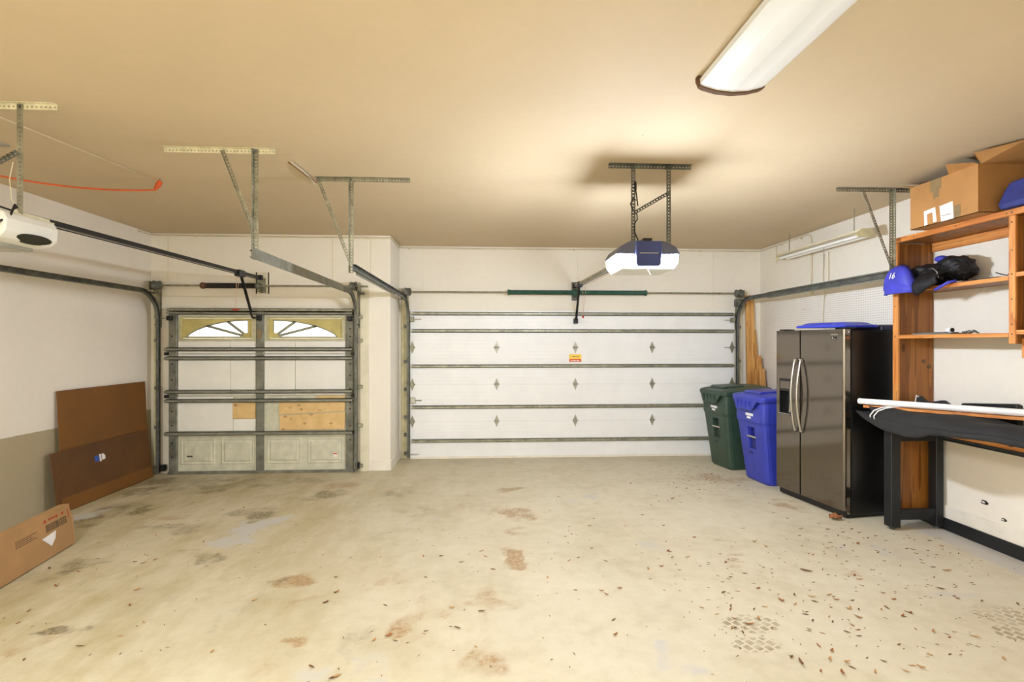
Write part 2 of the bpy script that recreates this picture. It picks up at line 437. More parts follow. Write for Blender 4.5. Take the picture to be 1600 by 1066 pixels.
STAINS = [(-3.4,6.14,0.447,0.266,1,0.35),(-3.86,5.91,0.214,0.146,1,0.5),(-3.59,5.34,0.257,0.219,1,0.5),(-3.72,4.98,0.149,0.214,1,0.45),(-3.84,5.11,0.153,0.108,2,0.5),(-3.76,5.2,0.094,0.056,2,0.5),(-2.86,4.85,0.264,0.099,1,0.35),(-2.64,4.76,0.115,0.112,1,0.35),(-2.93,5.17,0.125,0.075,0,0.4),(-2.14,4.43,0.135,0.126,2,0.7),(-2.13,4.69,0.143,0.188,2,0.7),(-2.08,4.9,0.149,0.12,2,0.8),(-2.01,4.94,0.106,0.088,2,0.9),(-1.96,4.48,0.082,0.057,2,0.7),(-2.21,5.14,0.157,0.132,1,0.55),(-2.1,4.58,0.098,0.075,1,0.3),(-2.32,4.18,0.127,0.062,1,0.35),(-2.13,4.11,0.15,0.096,1,0.35),(-2.43,5.09,0.093,0.111,1,0.4),(-3.04,4.04,0.17,0.079,1,0.4),(-3.24,3.89,0.255,0.072,1,0.25),(-3.01,4.13,0.099,0.05,1,0.35),(-2.42,3.08,0.129,0.059,1,0.7),(-2.37,3.1,0.093,0.05,1,0.6),(-2.43,3.01,0.072,0.05,0,0.4),(-2.54,2.95,0.07,0.05,0,0.4),(-2.22,3.3,0.119,0.061,1,0.25),(-2.15,3.5,0.19,0.129,1,0.2),(-1.54,3.27,0.179,0.152,1,0.2),(-1.5,2.9,0.211,0.148,0,0.15),(-1.31,3.66,0.101,0.116,0,0.6),(-1.37,3.69,0.068,0.05,1,0.4),(-1.09,3.03,0.084,0.05,0,0.5),(-1.22,3.29,0.101,0.05,0,0.25),(-1.16,2.74,0.1,0.08,0,0.35),(-0.9,2.65,0.097,0.076,2,0.3),(-2.91,6.34,1.003,0.257,1,0.3),(-3.11,5.99,0.291,0.127,1,0.35),(-1.69,5.8,0.142,0.17,1,0.45),(-1.66,6.18,0.19,0.167,0,0.35),(-1.8,5.68,0.139,0.117,1,0.3),(0.27,5.82,0.138,0.089,0,0.55),(0.22,5.09,0.175,0.097,0,0.55),(0.35,4.93,0.108,0.128,0,0.6),(0.08,5.11,0.08,0.098,0,0.4),(0.27,4.53,0.108,0.108,0,0.4),(-0.22,5.27,0.197,0.083,0,0.25),(-0.3,5.6,0.087,0.07,0,0.4),(0.26,3.87,0.063,0.203,0,0.65),(0.28,3.74,0.056,0.105,0,0.85),(0.21,3.99,0.062,0.12,0,0.35),(0.03,3.48,0.087,0.109,0,0.35),(0.13,3.34,0.104,0.075,0,0.4),(-0.05,3.31,0.103,0.065,0,0.35),(-0.27,3.2,0.139,0.061,0,0.35),(-0.44,3.17,0.079,0.185,0,0.4),(-0.46,3.0,0.093,0.066,0,0.55),(-0.61,3.7,0.126,0.121,0,0.3),(-0.84,3.54,0.131,0.05,0,0.2),(0.06,3.0,0.05,0.203,0,0.35),(0.02,2.65,0.083,0.131,0,0.4),(-0.41,2.78,0.103,0.171,0,0.2),(-0.7,2.85,0.106,0.148,1,0.2),(-0.6,2.73,0.101,0.109,2,0.25),(-0.63,2.58,0.143,0.05,2,0.5),(-0.63,5.19,0.322,0.199,1,0.25),(-0.98,5.76,0.214,0.146,1,0.3),(-0.71,4.88,0.121,0.07,2,0.35),(-0.51,4.94,0.077,0.054,2,0.35),(-1.42,6.32,0.109,0.058,2,0.7),(0.89,5.38,0.102,0.088,2,0.35),(1.12,5.48,0.083,0.092,2,0.3),(1.39,4.11,0.078,0.131,2,0.25),(0.94,2.77,0.06,0.148,2,0.6),(0.95,2.6,0.083,0.079,2,0.55),(1.0,2.52,0.145,0.074,2,0.55),(1.94,4.32,0.055,0.051,0,0.3),(1.95,4.15,0.053,0.054,0,0.35),(1.94,3.97,0.051,0.056,0,0.35),(1.94,3.81,0.05,0.052,0,0.35),(1.94,3.69,0.05,0.05,0,0.4),(2.62,3.63,0.071,0.053,0,0.3),(2.88,4.04,0.105,0.066,2,0.4),(3.25,3.89,0.152,0.099,2,0.35),(2.9,3.85,0.15,0.12,2,0.2),(3.13,3.31,0.13,0.054,2,0.35),(2.92,6.15,0.511,0.208,0,0.35),(3.12,5.2,0.134,0.129,0,0.5),(0.38,7.16,2.241,0.193,1,0.18),(-3.92,6.39,0.232,0.172,1,0.5),(-3.33,4.17,0.15,0.179,1,0.2),(1.57,2.96,0.152,0.086,3,1),(1.49,2.75,0.124,0.066,3,1),(3.15,2.98,0.138,0.111,3,0.8),(3.03,2.78,0.092,0.078,3,1)]
LEAVES = [(2.0,5.37,2.0),(2.42,5.67,1),(2.91,6.22,1),(2.86,4.71,1),(2.82,4.88,1),(3.22,4.2,1),(3.36,4.24,1),(3.16,4.03,1),(3.08,4.08,1),(3.41,3.97,1),(3.44,3.95,1),(3.4,3.87,1),(3.34,3.76,1),(3.3,3.7,1),(3.04,3.75,1),(3.37,3.57,3.0),(3.32,3.63,1),(3.09,3.66,1),(3.18,3.47,1),(3.37,3.38,1),(2.64,3.27,1),(2.65,3.19,1),(2.52,3.09,1),(2.34,3.62,3.0),(2.47,3.63,1),(2.63,3.47,1),(2.57,3.89,1),(2.77,4.01,1),(2.87,4.12,1),(1.82,3.79,1),(1.6,3.74,1),(1.42,3.68,1),(1.57,3.9,1),(1.47,4.01,1),(1.79,4.3,1),(1.69,3.79,1),(2.29,4.07,1),(2.25,4.18,1),(2.31,4.48,1),(1.74,3.55,1),(1.65,3.48,1),(1.87,3.6,1),(1.85,3.38,1),(1.59,3.34,1),(1.69,3.35,1),(2.04,3.28,1),(2.27,3.27,1),(2.14,3.25,1),(2.12,3.19,1),(2.27,3.2,1),(1.97,3.16,1),(1.91,3.21,2.0),(1.76,3.14,1),(1.55,3.16,1),(1.53,3.12,1),(1.36,3.15,1),(1.42,3.07,1),(1.56,2.95,2.0),(1.5,3.01,1),(1.65,3.01,1),(1.96,2.97,1),(2.07,2.95,1),(2.26,2.99,2.0),(2.29,3.1,1),(1.96,3.04,1),(2.54,2.99,1),(2.61,3.03,1),(2.62,3.02,1),(2.16,2.86,1),(1.62,2.63,1),(1.64,2.58,2.0),(1.83,2.72,1),(1.87,2.67,1),(1.81,2.6,1),(1.88,2.57,1),(1.88,2.53,1),(1.8,2.49,1),(1.7,2.51,1),(1.97,2.49,1),(2.13,2.49,1),(2.2,2.53,1),(2.23,2.51,2.0),(2.48,2.61,1),(2.77,2.76,2.0),(2.58,2.82,1),(2.08,2.57,1),(3.08,3.31,2.0),(3.07,3.18,1),(3.2,3.14,1),(3.39,3.09,1),(2.73,2.56,1),(2.28,2.71,1),(3.05,4.42,1),(3.14,4.34,1),(3.27,4.41,1),(3.27,4.32,1),(3.37,4.14,1),(3.04,4.26,1),(2.71,4.28,1),(2.59,4.06,1),(2.72,4.18,1),(3.1,4.21,1),(2.94,4.05,1),(3.26,4.2,1),(3.11,3.9,1),(3.73,4.0,1),(3.68,3.87,1),(3.61,4.18,1),(3.74,4.12,1),(0.44,3.61,1),(0.61,3.42,1),(0.78,3.4,1),(0.8,3.35,1),(1.2,3.71,1),(1.31,3.75,1),(1.46,4.02,1),(1.45,3.9,1),(0.86,4.1,1),(0.72,3.93,1),(0.64,3.88,1),(0.75,4.42,1),(1.27,4.59,1),(0.95,4.61,1),(0.69,4.23,1),(-0.02,3.18,1),(-0.55,2.94,2.0),(-0.34,2.98,1),(-0.62,2.9,1),(-0.16,3.0,1),(-0.21,3.23,1),(-0.63,3.28,1),(-1.06,3.7,1),(-1.0,3.47,1),(-1.02,3.35,1),(-1.04,4.03,1),(-0.81,4.02,1),(-0.48,4.02,1),(-0.34,4.02,1),(0.06,3.76,1),(-0.18,3.9,1),(-0.0,4.0,1),(-0.03,4.1,1),(-1.08,5.31,1),(-0.75,2.59,2.0),(0.77,3.04,1),(0.74,2.88,1),(0.91,3.43,1),(0.79,5.5,1),(1.11,6.42,1),(1.72,5.98,1),(1.86,5.48,1),(1.82,5.29,1),(1.52,4.88,1),(2.12,6.26,1),(1.51,4.21,1),(-3.31,4.71,1),(-3.21,4.44,1),(-2.84,4.58,1),(-2.35,4.41,1),(-2.58,4.01,1),(-2.53,4.07,1),(-2.66,4.04,1),(-3.06,3.96,1),(-2.95,3.88,1),(-3.21,3.95,1),(-2.98,4.11,1),(-2.93,3.66,1),(-2.34,3.57,2.0),(-2.25,3.37,1),(-1.49,3.39,1),(-1.06,3.7,1),(-0.99,3.47,1),(-1.02,3.34,1),(-0.89,2.68,1),(-0.74,2.59,2.0),(-2.22,2.93,1),(-2.42,2.82,1),(-2.77,3.19,1),(-2.83,3.33,1),(-2.03,3.16,1),(-2.07,3.02,1),(-1.47,2.84,1),(-3.04,5.5,1),(-3.31,5.14,1),(-2.33,6.17,1),(-2.43,5.3,1),(-1.97,6.3,1),(2.87,6.35,0.7),(3.0,6.3,0.7),(2.59,6.08,0.7),(2.81,6.35,0.7),(2.53,5.63,0.7),(2.72,5.87,0.7),(2.98,5.67,0.7),(2.95,5.82,0.7),(2.98,6.05,0.7),(2.72,6.16,0.7),(2.49,5.88,0.7),(2.73,5.95,0.7),(2.3,5.74,0.7),(2.67,5.94,0.7),(2.35,5.94,0.7),(2.42,5.83,0.7),(2.04,5.23,0.7),(2.11,5.46,0.7),(2.68,6.08,0.7),(2.15,5.91,0.7),(2.3,5.38,0.7),(2.19,5.76,0.7),(2.09,5.59,0.7),(1.92,5.3,0.7),(3.19,4.42,0.7),(3.07,4.42,0.7),(2.94,5.16,0.7),(3.37,4.58,0.7),(2.84,4.45,0.7),(3.07,4.56,0.7),(2.81,4.43,0.7),(3.62,4.14,0.7),(2.67,3.9,0.7),(2.64,3.53,0.7),(2.74,3.86,0.7),(3.54,3.92,0.7),(3.73,3.85,0.7),(2.94,3.95,0.7),(2.7,3.95,0.7),(2.69,3.6,0.7),(3.54,3.84,0.7),(2.79,4.09,0.7),(3.06,4.11,0.7),(1.46,2.92,0.7),(1.85,3.94,0.7),(2.37,3.19,0.7),(2.58,3.38,0.7),(2.27,3.09,0.7),(2.09,3.01,0.7),(2.27,3.84,0.7),(1.44,2.92,0.7),(2.08,2.84,0.7),(1.68,3.12,0.7),(2.17,3.11,0.7),(2.28,3.24,0.7),(1.99,3.07,0.7),(1.48,2.87,0.7),(2.89,3.84,0.7),(2.12,2.8,0.7),(2.55,3.91,0.7),(2.75,3.76,0.7),(2.33,3.08,0.7),(1.67,3.76,0.7),(2.05,3.2,0.7),(1.93,2.84,0.7),(1.66,3.58,0.7),(3.45,3.47,0.7),(3.19,3.32,0.7),(2.37,2.61,0.7),(2.7,2.81,0.7),(3.08,3.21,0.7),(2.47,3.07,0.7),(2.53,2.6,0.7),(1.88,2.88,0.7),(1.16,3.55,0.7),(2.16,2.91,0.7),(2.62,2.76,0.7),(1.26,3.1,0.7),(2.5,2.85,0.7),(0.51,3.92,0.7),(2.05,6.03,0.7),(1.32,4.97,0.7),(1.7,5.17,0.7),(0.88,4.69,0.7),(2.24,5.97,0.7),(0.69,4.37,0.7),(1.62,4.58,0.7),(0.92,3.86,0.7),(2.0,6.12,0.7),(0.64,5.05,0.7),(-0.35,2.95,0.7),(-0.2,3.02,0.7),(-0.5,2.89,0.7),(-0.92,5.42,0.7),(-0.16,4.38,0.7),(-0.05,2.81,0.7),(0.35,6.47,0.7),(-0.42,3.66,0.7),(-0.13,3.2,0.7)]

# ================================================================== THE ROOM
LX, RX, FY1, FY2, BY = -4.26, 4.12, 6.77, 7.475, -2.0
def floor():
    nx, ny = 400, 440
    x0, x1, y0, y1 = LX - .1, RX + .1, BY - .1, FY2 + .15
    me = bpy.data.meshes.new('floor')
    vs = [(x0 + (x1 - x0) * i / nx, y0 + (y1 - y0) * j / ny, 0) for j in range(ny + 1) for i in range(nx + 1)]
    fs = [(j * (nx + 1) + i, j * (nx + 1) + i + 1, (j + 1) * (nx + 1) + i + 1, (j + 1) * (nx + 1) + i) for j in range(ny) for i in range(nx)]
    me.from_pydata(vs, [], fs)
    import numpy as np
    V = np.array(vs); A = np.zeros((len(vs), 4), np.float32)
    g = np.random.RandomState(5)
    def fbm(s, oct=4):
        out = np.zeros(len(V)); amp = 1.0; tot = 0
        for o_ in range(oct):
            t = g.rand(64, 64); u = V[:, 0] * s + 31.7; w = V[:, 1] * s + 17.3
            i, j = np.floor(u).astype(int), np.floor(w).astype(int); a, b_ = u - i, w - j
            a, b_ = a * a * (3 - 2 * a), b_ * b_ * (3 - 2 * b_)
            T_ = lambda p, q: t[p % 64, q % 64]
            out += amp * ((T_(i, j) * (1 - a) + T_(i + 1, j) * a) * (1 - b_) + (T_(i, j + 1) * (1 - a) + T_(i + 1, j + 1) * a) * b_)
            tot += amp; amp *= .6; s *= 2.1
        return out / tot - .5
    wx, wy, brk = fbm(2.6) * .34, fbm(2.6) * .5, fbm(7, 4)
    for x, y, rx, ry, k, st in STAINS:
        q = 1 if k != 3 else 0
        d = ((V[:, 0] - x + wx * q) / (rx * 1.1)) ** 2 + ((V[:, 1] - y + wy * q) / (ry * 1.1)) ** 2
        w = np.clip(1.3 - d * .8, 0, 1) * np.clip(1.05 + 2.6 * brk, .2, 1.6) if k != 3 else (d < 1).astype(float)
        A[:, k] = np.maximum(A[:, k], np.clip(w * st, 0, 1))
    # the paler strip of slab along the right wall
    A[:, 2] = np.maximum(A[:, 2], np.clip((V[:, 0] - 3.80) / .06, 0, 1) * .55)
    ca = me.color_attributes.new('stain', 'FLOAT_COLOR', 'POINT')
    ca.data.foreach_set('color', A.ravel())
    me.materials.append(M['floor'])
    o = bpy.data.objects.new('floor', me); COL.objects.link(o); o['kind'] = 'structure'
    o['label'] = 'stained tan concrete slab of the garage'
    ORG['floor'] = Vector((0, 0, 0)); return o
floor()
ceiling = struct(MB().box(LX - .15, RX + .15, BY - .15, FY2 + .15, CEIL, CEIL + .12), 'ceiling', 'ceil')
wall_left = struct(MB().box(LX - .12, LX, BY, FY1 + .12, 0, CEIL), 'wall_left', 'wall_left')
wall_right = struct(MB().box(RX, RX + .12, BY, FY2 + .12, 0, CEIL), 'wall_right', 'wall')
wall_back = struct(MB().box(LX - .12, RX + .12, BY - .12, BY, 0, CEIL), 'wall_back', 'wall')
b = MB()
b.box(LX - .12, -3.93, FY1, FY1 + .12, 0, CEIL)
b.box(-3.93, -1.75, FY1, FY1 + .12, 2.0, CEIL)
b.box(-1.75, -1.237, FY1, FY2 + .12, 0, CEIL)
b.box(-1.237, RX, FY2, FY2 + .12, 2.0, CEIL)
b.box(-1.237, -1.0, FY2, FY2 + .12, 0, 2.0)
b.box(3.6, RX, FY2, FY2 + .12, 0, 2.0)
wall_front = struct(b, 'wall_front', 'wall', merge=False)
# faint plasterboard seams on the header above the small door
for x in (-4.05, -1.98, -1.49): MB().box(x - .003, x + .003, FY1 - .002, FY1 + .001, 2.45, CEIL - .04).build('seam', 'trim_yellow', wall_front)
for x in (-.9, 1.36, 3.4): MB().box(x - .003, x + .003, FY2 - .002, FY2 + .001, 2.2, CEIL - .04).build('seam', 'trim', wall_front)
# jamb boards beside the doors
struct(MB().box(-4.21, -4.15, FY1 - .03, FY1, 0, 2.44), 'trim_1', 'trim_yellow', bevel=.004)
struct(MB().box(-1.62, -1.515, FY1 - .035, FY1, 0, 2.40), 'trim_2', 'trim', bevel=.004)
struct(MB().box(-1.20, -1.10, FY2 - .035, FY2, 0, 2.42), 'trim_3', 'trim_yellow', bevel=.004)
struct(MB().box(3.745, 3.83, FY2 - .035, FY2, 0, 2.38), 'trim_4', 'trim', bevel=.004)
# header boards: the flat board the door closes against
struct(MB().box(-4.15, -1.62, FY1 - .018, FY1, 2.10, 2.26), 'trim_5', 'wall', bevel=.003)
b = MB().box(-1.515, -1.228, FY1 - .012, FY1, 0, .13).box(-1.237, -1.225, FY1 - .012, FY2 - .04, 0, .13)
struct(b, 'baseboard_front', 'base_white', bevel=.003)
b = struct(MB().box(RX - .016, RX, BY, FY2, .105, .215), 'baseboard_right', 'base_white', bevel=.003)
MB().box(RX - .03, RX, BY, FY2, 0, .105).build('base_strip', 'base_black', b, bevel=.003, label='black painted lower strip')
# holes punched in the right wall under the bench
def wall_hole(y, z, r):
    pts = [(y + r * (1 + .35 * math.sin(3 * a + y)) * math.cos(a), z + r * .8 * (1 + .3 * math.cos(2 * a)) * math.sin(a)) for a in [2 * math.pi * k / 12 for k in range(12)]]
    o = MB().prism(pts, 'x', RX - .004, RX + .002).build('wall_hole', 'base_black', wall_right)
    inn = [(y + (p[0] - y) * .45 + .004, z + (p[1] - z) * .45) for p in pts]
    MB().prism(inn, 'x', RX - .007, RX).build('plaster_crumb', 'wall', o)
wall_hole(4.02, .35, .028); wall_hole(3.86, .26, .02); wall_hole(4.04, .13, .008)

# ================================================================== SMALL DOOR (door_1)
def diamond_hinge(b, x, z, y, half=False):
    x0 = -.012 if half else -.036
    b.prism([(x + x0, z), (x - (0 if half else .002), z + .085), (x + .004, z + .085), (x + .036, z)], 'y', y - .006, y)
    b.prism([(x + x0, z), (x + .036, z), (x + .004, z - .085), (x - (0 if half else .002), z - .085)], 'y', y - .006, y)
    for s in (1, -1):
        b.prism([(x - .014, z + s * .014), (x, z + s * .055), (x + .014, z + s * .014)], 'y', y - .011, y - .005)
        b.cyl((x, y - .013, z + s * .066), (x, y - .005, z + s * .066), .006, 6)
    b.cyl((x + x0 - .004, y - .014, z), (x + .04, y - .014, z), .010, 8)
    return b
def strut(b, x0, x1, z, y, h=.055, d=.05):
    """hat shaped stiffening bar running along the door"""
    p = [(y, z - h / 2), (y, z - h / 2 + .006), (y - d * .85, z - h * .30), (y - d, z - h * .22), (y - d, z + h * .22), (y - d * .85, z + h * .30), (y, z + h / 2 - .006), (y, z + h / 2)]
    b.prism(p, 'x', x0, x1)
    return b
d1 = bpy.data.objects.new('door_1', None); COL.objects.link(d1)
D1Y = 6.72
d1.location = (-2.85, D1Y, 0); ORG['door_1'] = Vector(d1.location); d1['kind'] = 'structure'
d1['label'] = 'small grey sectional overhead door with two arched windows'
X0, X1, XC = -4.005, -1.69, -2.874
Z1 = [0.03, .515, .99, 1.528, 2.08]
WL = (-3.87, -2.965, 1.705, 2.0); WR = (-2.785, -1.83, 1.705, 2.0)
for k in range(3):
    b = MB().box(X0, X1, D1Y, D1Y + .045, Z1[k], Z1[k + 1] - .003).box(X0, X1, D1Y + .02, D1Y + .045, Z1[k + 1] - .003, Z1[k + 1])
    if k == 0: b.box(X0, X1, D1Y - .005, D1Y + .05, .0, .03)
    b.build('panel', 'door_pale', d1, merge=False)
b = MB()
zt = Z1[3], Z1[4]
for xa, xb in ((X0, WL[0]), (WL[1], WR[0]), (WR[1], X1)): b.box(xa, xb, D1Y, D1Y + .045, *zt)
for w in (WL, WR):
    b.box(w[0], w[1], D1Y, D1Y + .045, zt[0], w[2]); b.box(w[0], w[1], D1Y, D1Y + .045, w[3], zt[1])
b.build('panel', 'door_pale', d1, merge=False)
# raised panels of the bottom section
rp = None
for x0, x1 in ((-3.86, -3.44), (-3.36, -2.95), (-2.79, -2.36), (-2.28, -1.83)):
    z0, z1, y = .12, .45, D1Y
    loops = []
    for ins, yy in ((0, y), (0, y - .006), (.012, y - .010), (.03, y - .004), (.05, y - .012)):
        loops.append([(x0 + ins, yy, z0 + ins), (x1 - ins, yy, z0 + ins), (x1 - ins, yy, z1 - ins), (x0 + ins, yy, z1 - ins)])
    MB().rings(loops).build('raised_panel', 'door_pale', d1)
MB().box(-3.78, -3.71, D1Y - .016, D1Y - .011, .215, .235).build('maker_mark', 'galv_dark', d1)
b = MB().box(-1.955, -1.905, D1Y - .014, D1Y - .011, .20, .245).build('maker_sticker', 'paper', d1)
MB().box(-1.957, -1.903, D1Y - .016, D1Y - .0145, .232, .247).build('sticker_band', 'sticker_orange', b)
# foam and kraft insulation boards held behind the struts
def board(name, m, x0, x1, z0, z1, t=.012): MB().box(x0, x1, D1Y - t, D1Y - .0005, z0, z1).build(name, m, d1, bevel=.002)
for (x0, x1), (x2, x3) in (((-3.89, -3.245), (-3.24, -2.93)), ((-2.82, -2.435), (-2.43, -1.80))):
    for a, c in ((x0, x1), (x2, x3)):
        board('foam_board', 'foam', a, c, 1.535, 1.685); board('foam_board', 'foam', a, c, 1.0, 1.52)
board('foam_board', 'foam', -3.90, -3.215, .545, .985); board('foam_board', 'foam', -3.21, -2.93, .545, .695, .010)
board('kraft_board', 'kraft', -3.215, -2.93, .70, .925, .016)
def kraft(ps):
    MB().prism(ps, 'y', D1Y - .017, D1Y - .0005).build('kraft_board', 'kraft', d1, bevel=.004)
kraft([(-2.64, .745), (-1.81, .79), (-1.80, .985), (-2.16, .985), (-2.18, .94), (-2.64, .935)])
kraft([(-2.63, .548), (-1.81, .552), (-1.80, .778), (-2.63, .733)])
# stiles
def stile(x0, x1):
    b = MB()
    for k in range(4):
        za, zb = Z1[k] + .004, Z1[k + 1] - .006
        b.prism([(x0, D1Y), (x0, D1Y - .02), (x0 + .008, D1Y - .028), (x1 - .008, D1Y - .028), (x1, D1Y - .02), (x1, D1Y)], 'z', za, zb)
    b.build('stile', 'stile', d1, merge=False)
stile(-4.0, -3.895); stile(-2.922, -2.826); stile(-1.795, -1.695)
b = MB()
for x, zs in ((-3.955, (.22, .40, .62, .80, 1.2, 1.4, 1.75)), (-1.735, (.42, .60, .82, .9, 1.08, 1.25, 1.4, 1.48, 1.62, 1.75, 1.85, 1.95))):
    for z in zs: b.cyl((x, D1Y - .033, z), (x, D1Y - .027, z), .011, 7)
b.build('bolt_heads', 'black', d1, kind='stuff')
for z in (1.585, 1.471, 1.046, .932, .515):
    strut(MB(), -4.03, -1.70, z, D1Y - .028, .050, .045).build('strut', 'grey_strut', d1)
b = MB(); strut(b, -4.0, -1.70, 2.085, D1Y - .02, .045, .05); b.build('strut', 'galv', d1)
strut(MB(), -4.0, -1.70, 2.045, D1Y - .02, .04, .055).build('strut', 'grey_strut', d1)
MB().box(-4.01, -1.69, D1Y - .03, D1Y - .004, 0.0, .035).build('bottom_rail', 'stile', d1)
for x in (-3.97, -1.735):     # top roller brackets
    o = MB().box(x - .03, x + .03, D1Y - .075, D1Y - .028, 1.95, 2.01).build('roller_bracket', 'black', d1, bevel=.006)
    s = -1 if x < -3 else 1
    MB().cyl((x, D1Y - .05, 1.98), (x + s * .10, D1Y - .05, 1.98), .006, 8).build('roller_stem', 'galv', o)
for x in (-4.02, -1.70):
    for z in (.515, .99, 1.528):
        MB().box(x - .02, x + .02, D1Y - .055, D1Y - .01, z - .02, z + .02).build('roller_bracket', 'black', d1, bevel=.005)
for x in (-4.06, -1.64): MB().box(x - .03, x + .03, D1Y - .06, D1Y - .01, .05, .13).cyl((x, D1Y - .07, .11), (x, D1Y - .02, .11), .022, 10).build('bottom_bracket', 'black', d1, bevel=.004)
MB().box(-2.905, -2.855, D1Y - .032, D1Y - .028, 1.72, 1.84).build('shipping_label', 'tape', d1)
# the arched sunburst windows
def sunburst(win, hub_right):
    x0, x1, z0, z1 = win
    fx = lambda t: x0 + (x1 - x0) * t if hub_right else x1 - (x1 - x0) * t     # t=0 at the low tail, 1 at the hub side
    F = MB()
    for (a, c, e, g) in ((x0, x1, z0, z0 + .018), (x0, x1, z1 - .018, z1), (x0, x0 + .02, z0 + .018, z1 - .018), (x1 - .02, x1, z0 + .018, z1 - .018)):
        F.box(a, c, D1Y - .014, D1Y + .03, e, g)
    fr = F.build('window_frame', 'frame_cream', d1, merge=False, bevel=.003)
    y0, y1 = D1Y + .004, D1Y + .022
    N = 20; ins = .02
    zt_, zb_ = z1 - ins, z0 + ins
    P = lambda t, z: (fx(t), z)
    ta, tb = .075, .93                                   # the glazed fan
    zf = z0 + .035
    zarc = lambda t: zf + (z1 - .045 - zf) * math.sin(max(0, min(1, (t - ta) / (tb - ta))) ** .72 * math.pi / 2)
    S = MB()
    for k in range(N):
        t0, t1 = ta + (tb - ta) * k / N, ta + (tb - ta) * (k + 1) / N
        S.prism([P(t0, zarc(t0)), P(t1, zarc(t1)), P(t1, zt_), P(t0, zt_)], 'y', y0, y1)
    e0 = .02 / (x1 - x0)
    S.prism([P(e0, zb_), P(ta, zb_), P(ta, zt_), P(e0, zt_)], 'y', y0, y1)
    S.prism([P(tb, zb_), P(1 - e0, zb_), P(1 - e0, zt_), P(tb, zt_)], 'y', y0, y1)
    S.prism([P(ta, zb_), P(tb, zb_), P(tb, zf), P(ta, zf)], 'y', y0, y1)
    # quarter hub
    hx, hz = tb, zf
    hub = [P(hx, hz)] + [(fx(hx) + (-1 if hub_right else 1) * .085 * math.sin(a), hz + .06 * math.cos(a)) for a in [math.pi / 2 * q / 6 for q in range(7)]]
    S.prism(hub, 'y', y0, y1)
    S.build('sunburst_insert', 'olive', fr, merge=False, label='yellowed plastic insert with an arched cut-out')
    R = MB()
    c = Vector((fx(tb), 0, zf))
    for t in (.36, .64):
        e = Vector((fx(t), 0, zarc(t) + .004))
        st = c + (e - c).normalized() * .07
        R.beam((st.x, (y0 + y1) / 2, st.z), (e.x, (y0 + y1) / 2, e.z), .032, .02, (0, 1, 0))
    rim = [(fx(ta + (tb - ta) * k / 16), (y0 + y1) / 2, zarc(ta + (tb - ta) * k / 16)) for k in range(17)]
    for p, q in zip(rim, rim[1:]): R.beam(p, q, .015, .02, (0, 1, 0))
    R.beam((fx(ta), (y0 + y1) / 2, zf), (fx(tb), (y0 + y1) / 2, zf), .02, .012, (0, 1, 0))
    R.beam((fx(tb), (y0 + y1) / 2, zf), (fx(tb), (y0 + y1) / 2, zarc(tb)), .02, .010, (0, 1, 0))
    R.build('sunburst_rib', 'rib', fr, merge=False)
    MB().box(x0 + .01, x1 - .01, D1Y + .026, D1Y + .03, z0 + .01, z1 - .01).build('window_pane', 'glass', fr)
sunburst(WL, True); sunburst(WR, False)

# ================================================================== LARGE DOOR (door_2)
D2Y = 7.425
d2 = bpy.data.objects.new('door_2', None); COL.objects.link(d2)
d2.location = (1.31, D2Y, 0); ORG['door_2'] = Vector(d2.location); d2['kind'] = 'structure'
d2['label'] = 'wide white sectional overhead door with grey struts'
XA, XB = -1.075, 3.70
Z2 = [.03, .536, 1.069, 1.602, 2.134]
for k in range(4):
    za, zb = Z2[k], Z2[k + 1] - .0015
    poly = [(D2Y + .05, za), (D2Y + .05, zb + .0025), (D2Y + .02, zb + .0025), (D2Y + .02, zb)]
    # inside skin with shallow pressed lines
    z = zb; n = 10; stp = (zb - za) / n
    poly.append((D2Y, zb))
    for i in range(1, n):
        zz = zb - i * stp
        poly += [(D2Y, zz + .003), (D2Y + .0012, zz), (D2Y, zz - .003)]
    poly.append((D2Y, za))
    MB().prism(poly, 'x', XA, XB).build('panel', 'door_white', d2)
MB().box(XA, XB, D2Y - .006, D2Y + .05, 0, .03).build('bottom_seal', 'base_white', d2)
for z in (2.088, 1.84, 1.33, .741, .255):
    s = strut(MB(), XA + .02, XB - .02, z, D2Y, .052, .04).build('strut', 'galv', d2)
    MB().box(XA + .022, XA + .045, D2Y - .041, D2Y - .038, z + .005, z + .02).box(.78, .80, D2Y - .043, D2Y - .039, z + .01, z + .022).box(1.95, 1.97, D2Y - .043, D2Y - .039, z + .01, z + .022).build('clip', 'galv_light', s)
h0 = diamond_hinge(MB(), .167, Z2[1], D2Y).build('hinge', 'galv_light', d2, merge=False)
for i, x in enumerate((.167, 1.316, 2.456)):
    for j in (1, 2, 3):
        if (i, j) != (0, 1): inst(h0, 'hinge', d2, (x - .167, 0, Z2[j] - Z2[1]))
hl = diamond_hinge(MB(), -1.045, Z2[1], D2Y).box(-1.075, -1.03, D2Y - .03, D2Y, Z2[1] - .02, Z2[1] + .02).build('hinge', 'galv', d2, merge=False)
for j in (2, 3): inst(hl, 'hinge', d2, (0, 0, Z2[j] - Z2[1]))
for j in (1, 2, 3): inst(hl, 'hinge', d2, (3.66 + 1.045, 0, Z2[j] - Z2[1]))
for x, s in ((-1.045, 1), (3.66, -1)):
    o = MB().box(x - .03, x + .03, D2Y - .06, D2Y, 1.97, 2.04).build('roller_bracket', 'galv', d2, bevel=.006)
    MB().cyl((x - s * .05, D2Y - .035, 2.005), (x + s * .13, D2Y - .035, 2.005), .006, 8).build('roller_stem', 'galv_light', o)
    MB().cyl((x - s * .05, D2Y - .035, .075), (x + s * .10, D2Y - .035, .075), .006, 8).build('roller_stem', 'galv_light', d2)
o = MB().box(-1.07, -1.0, D2Y - .035, D2Y, .80, .885).build('side_lock', 'galv_light', d2, bevel=.004)
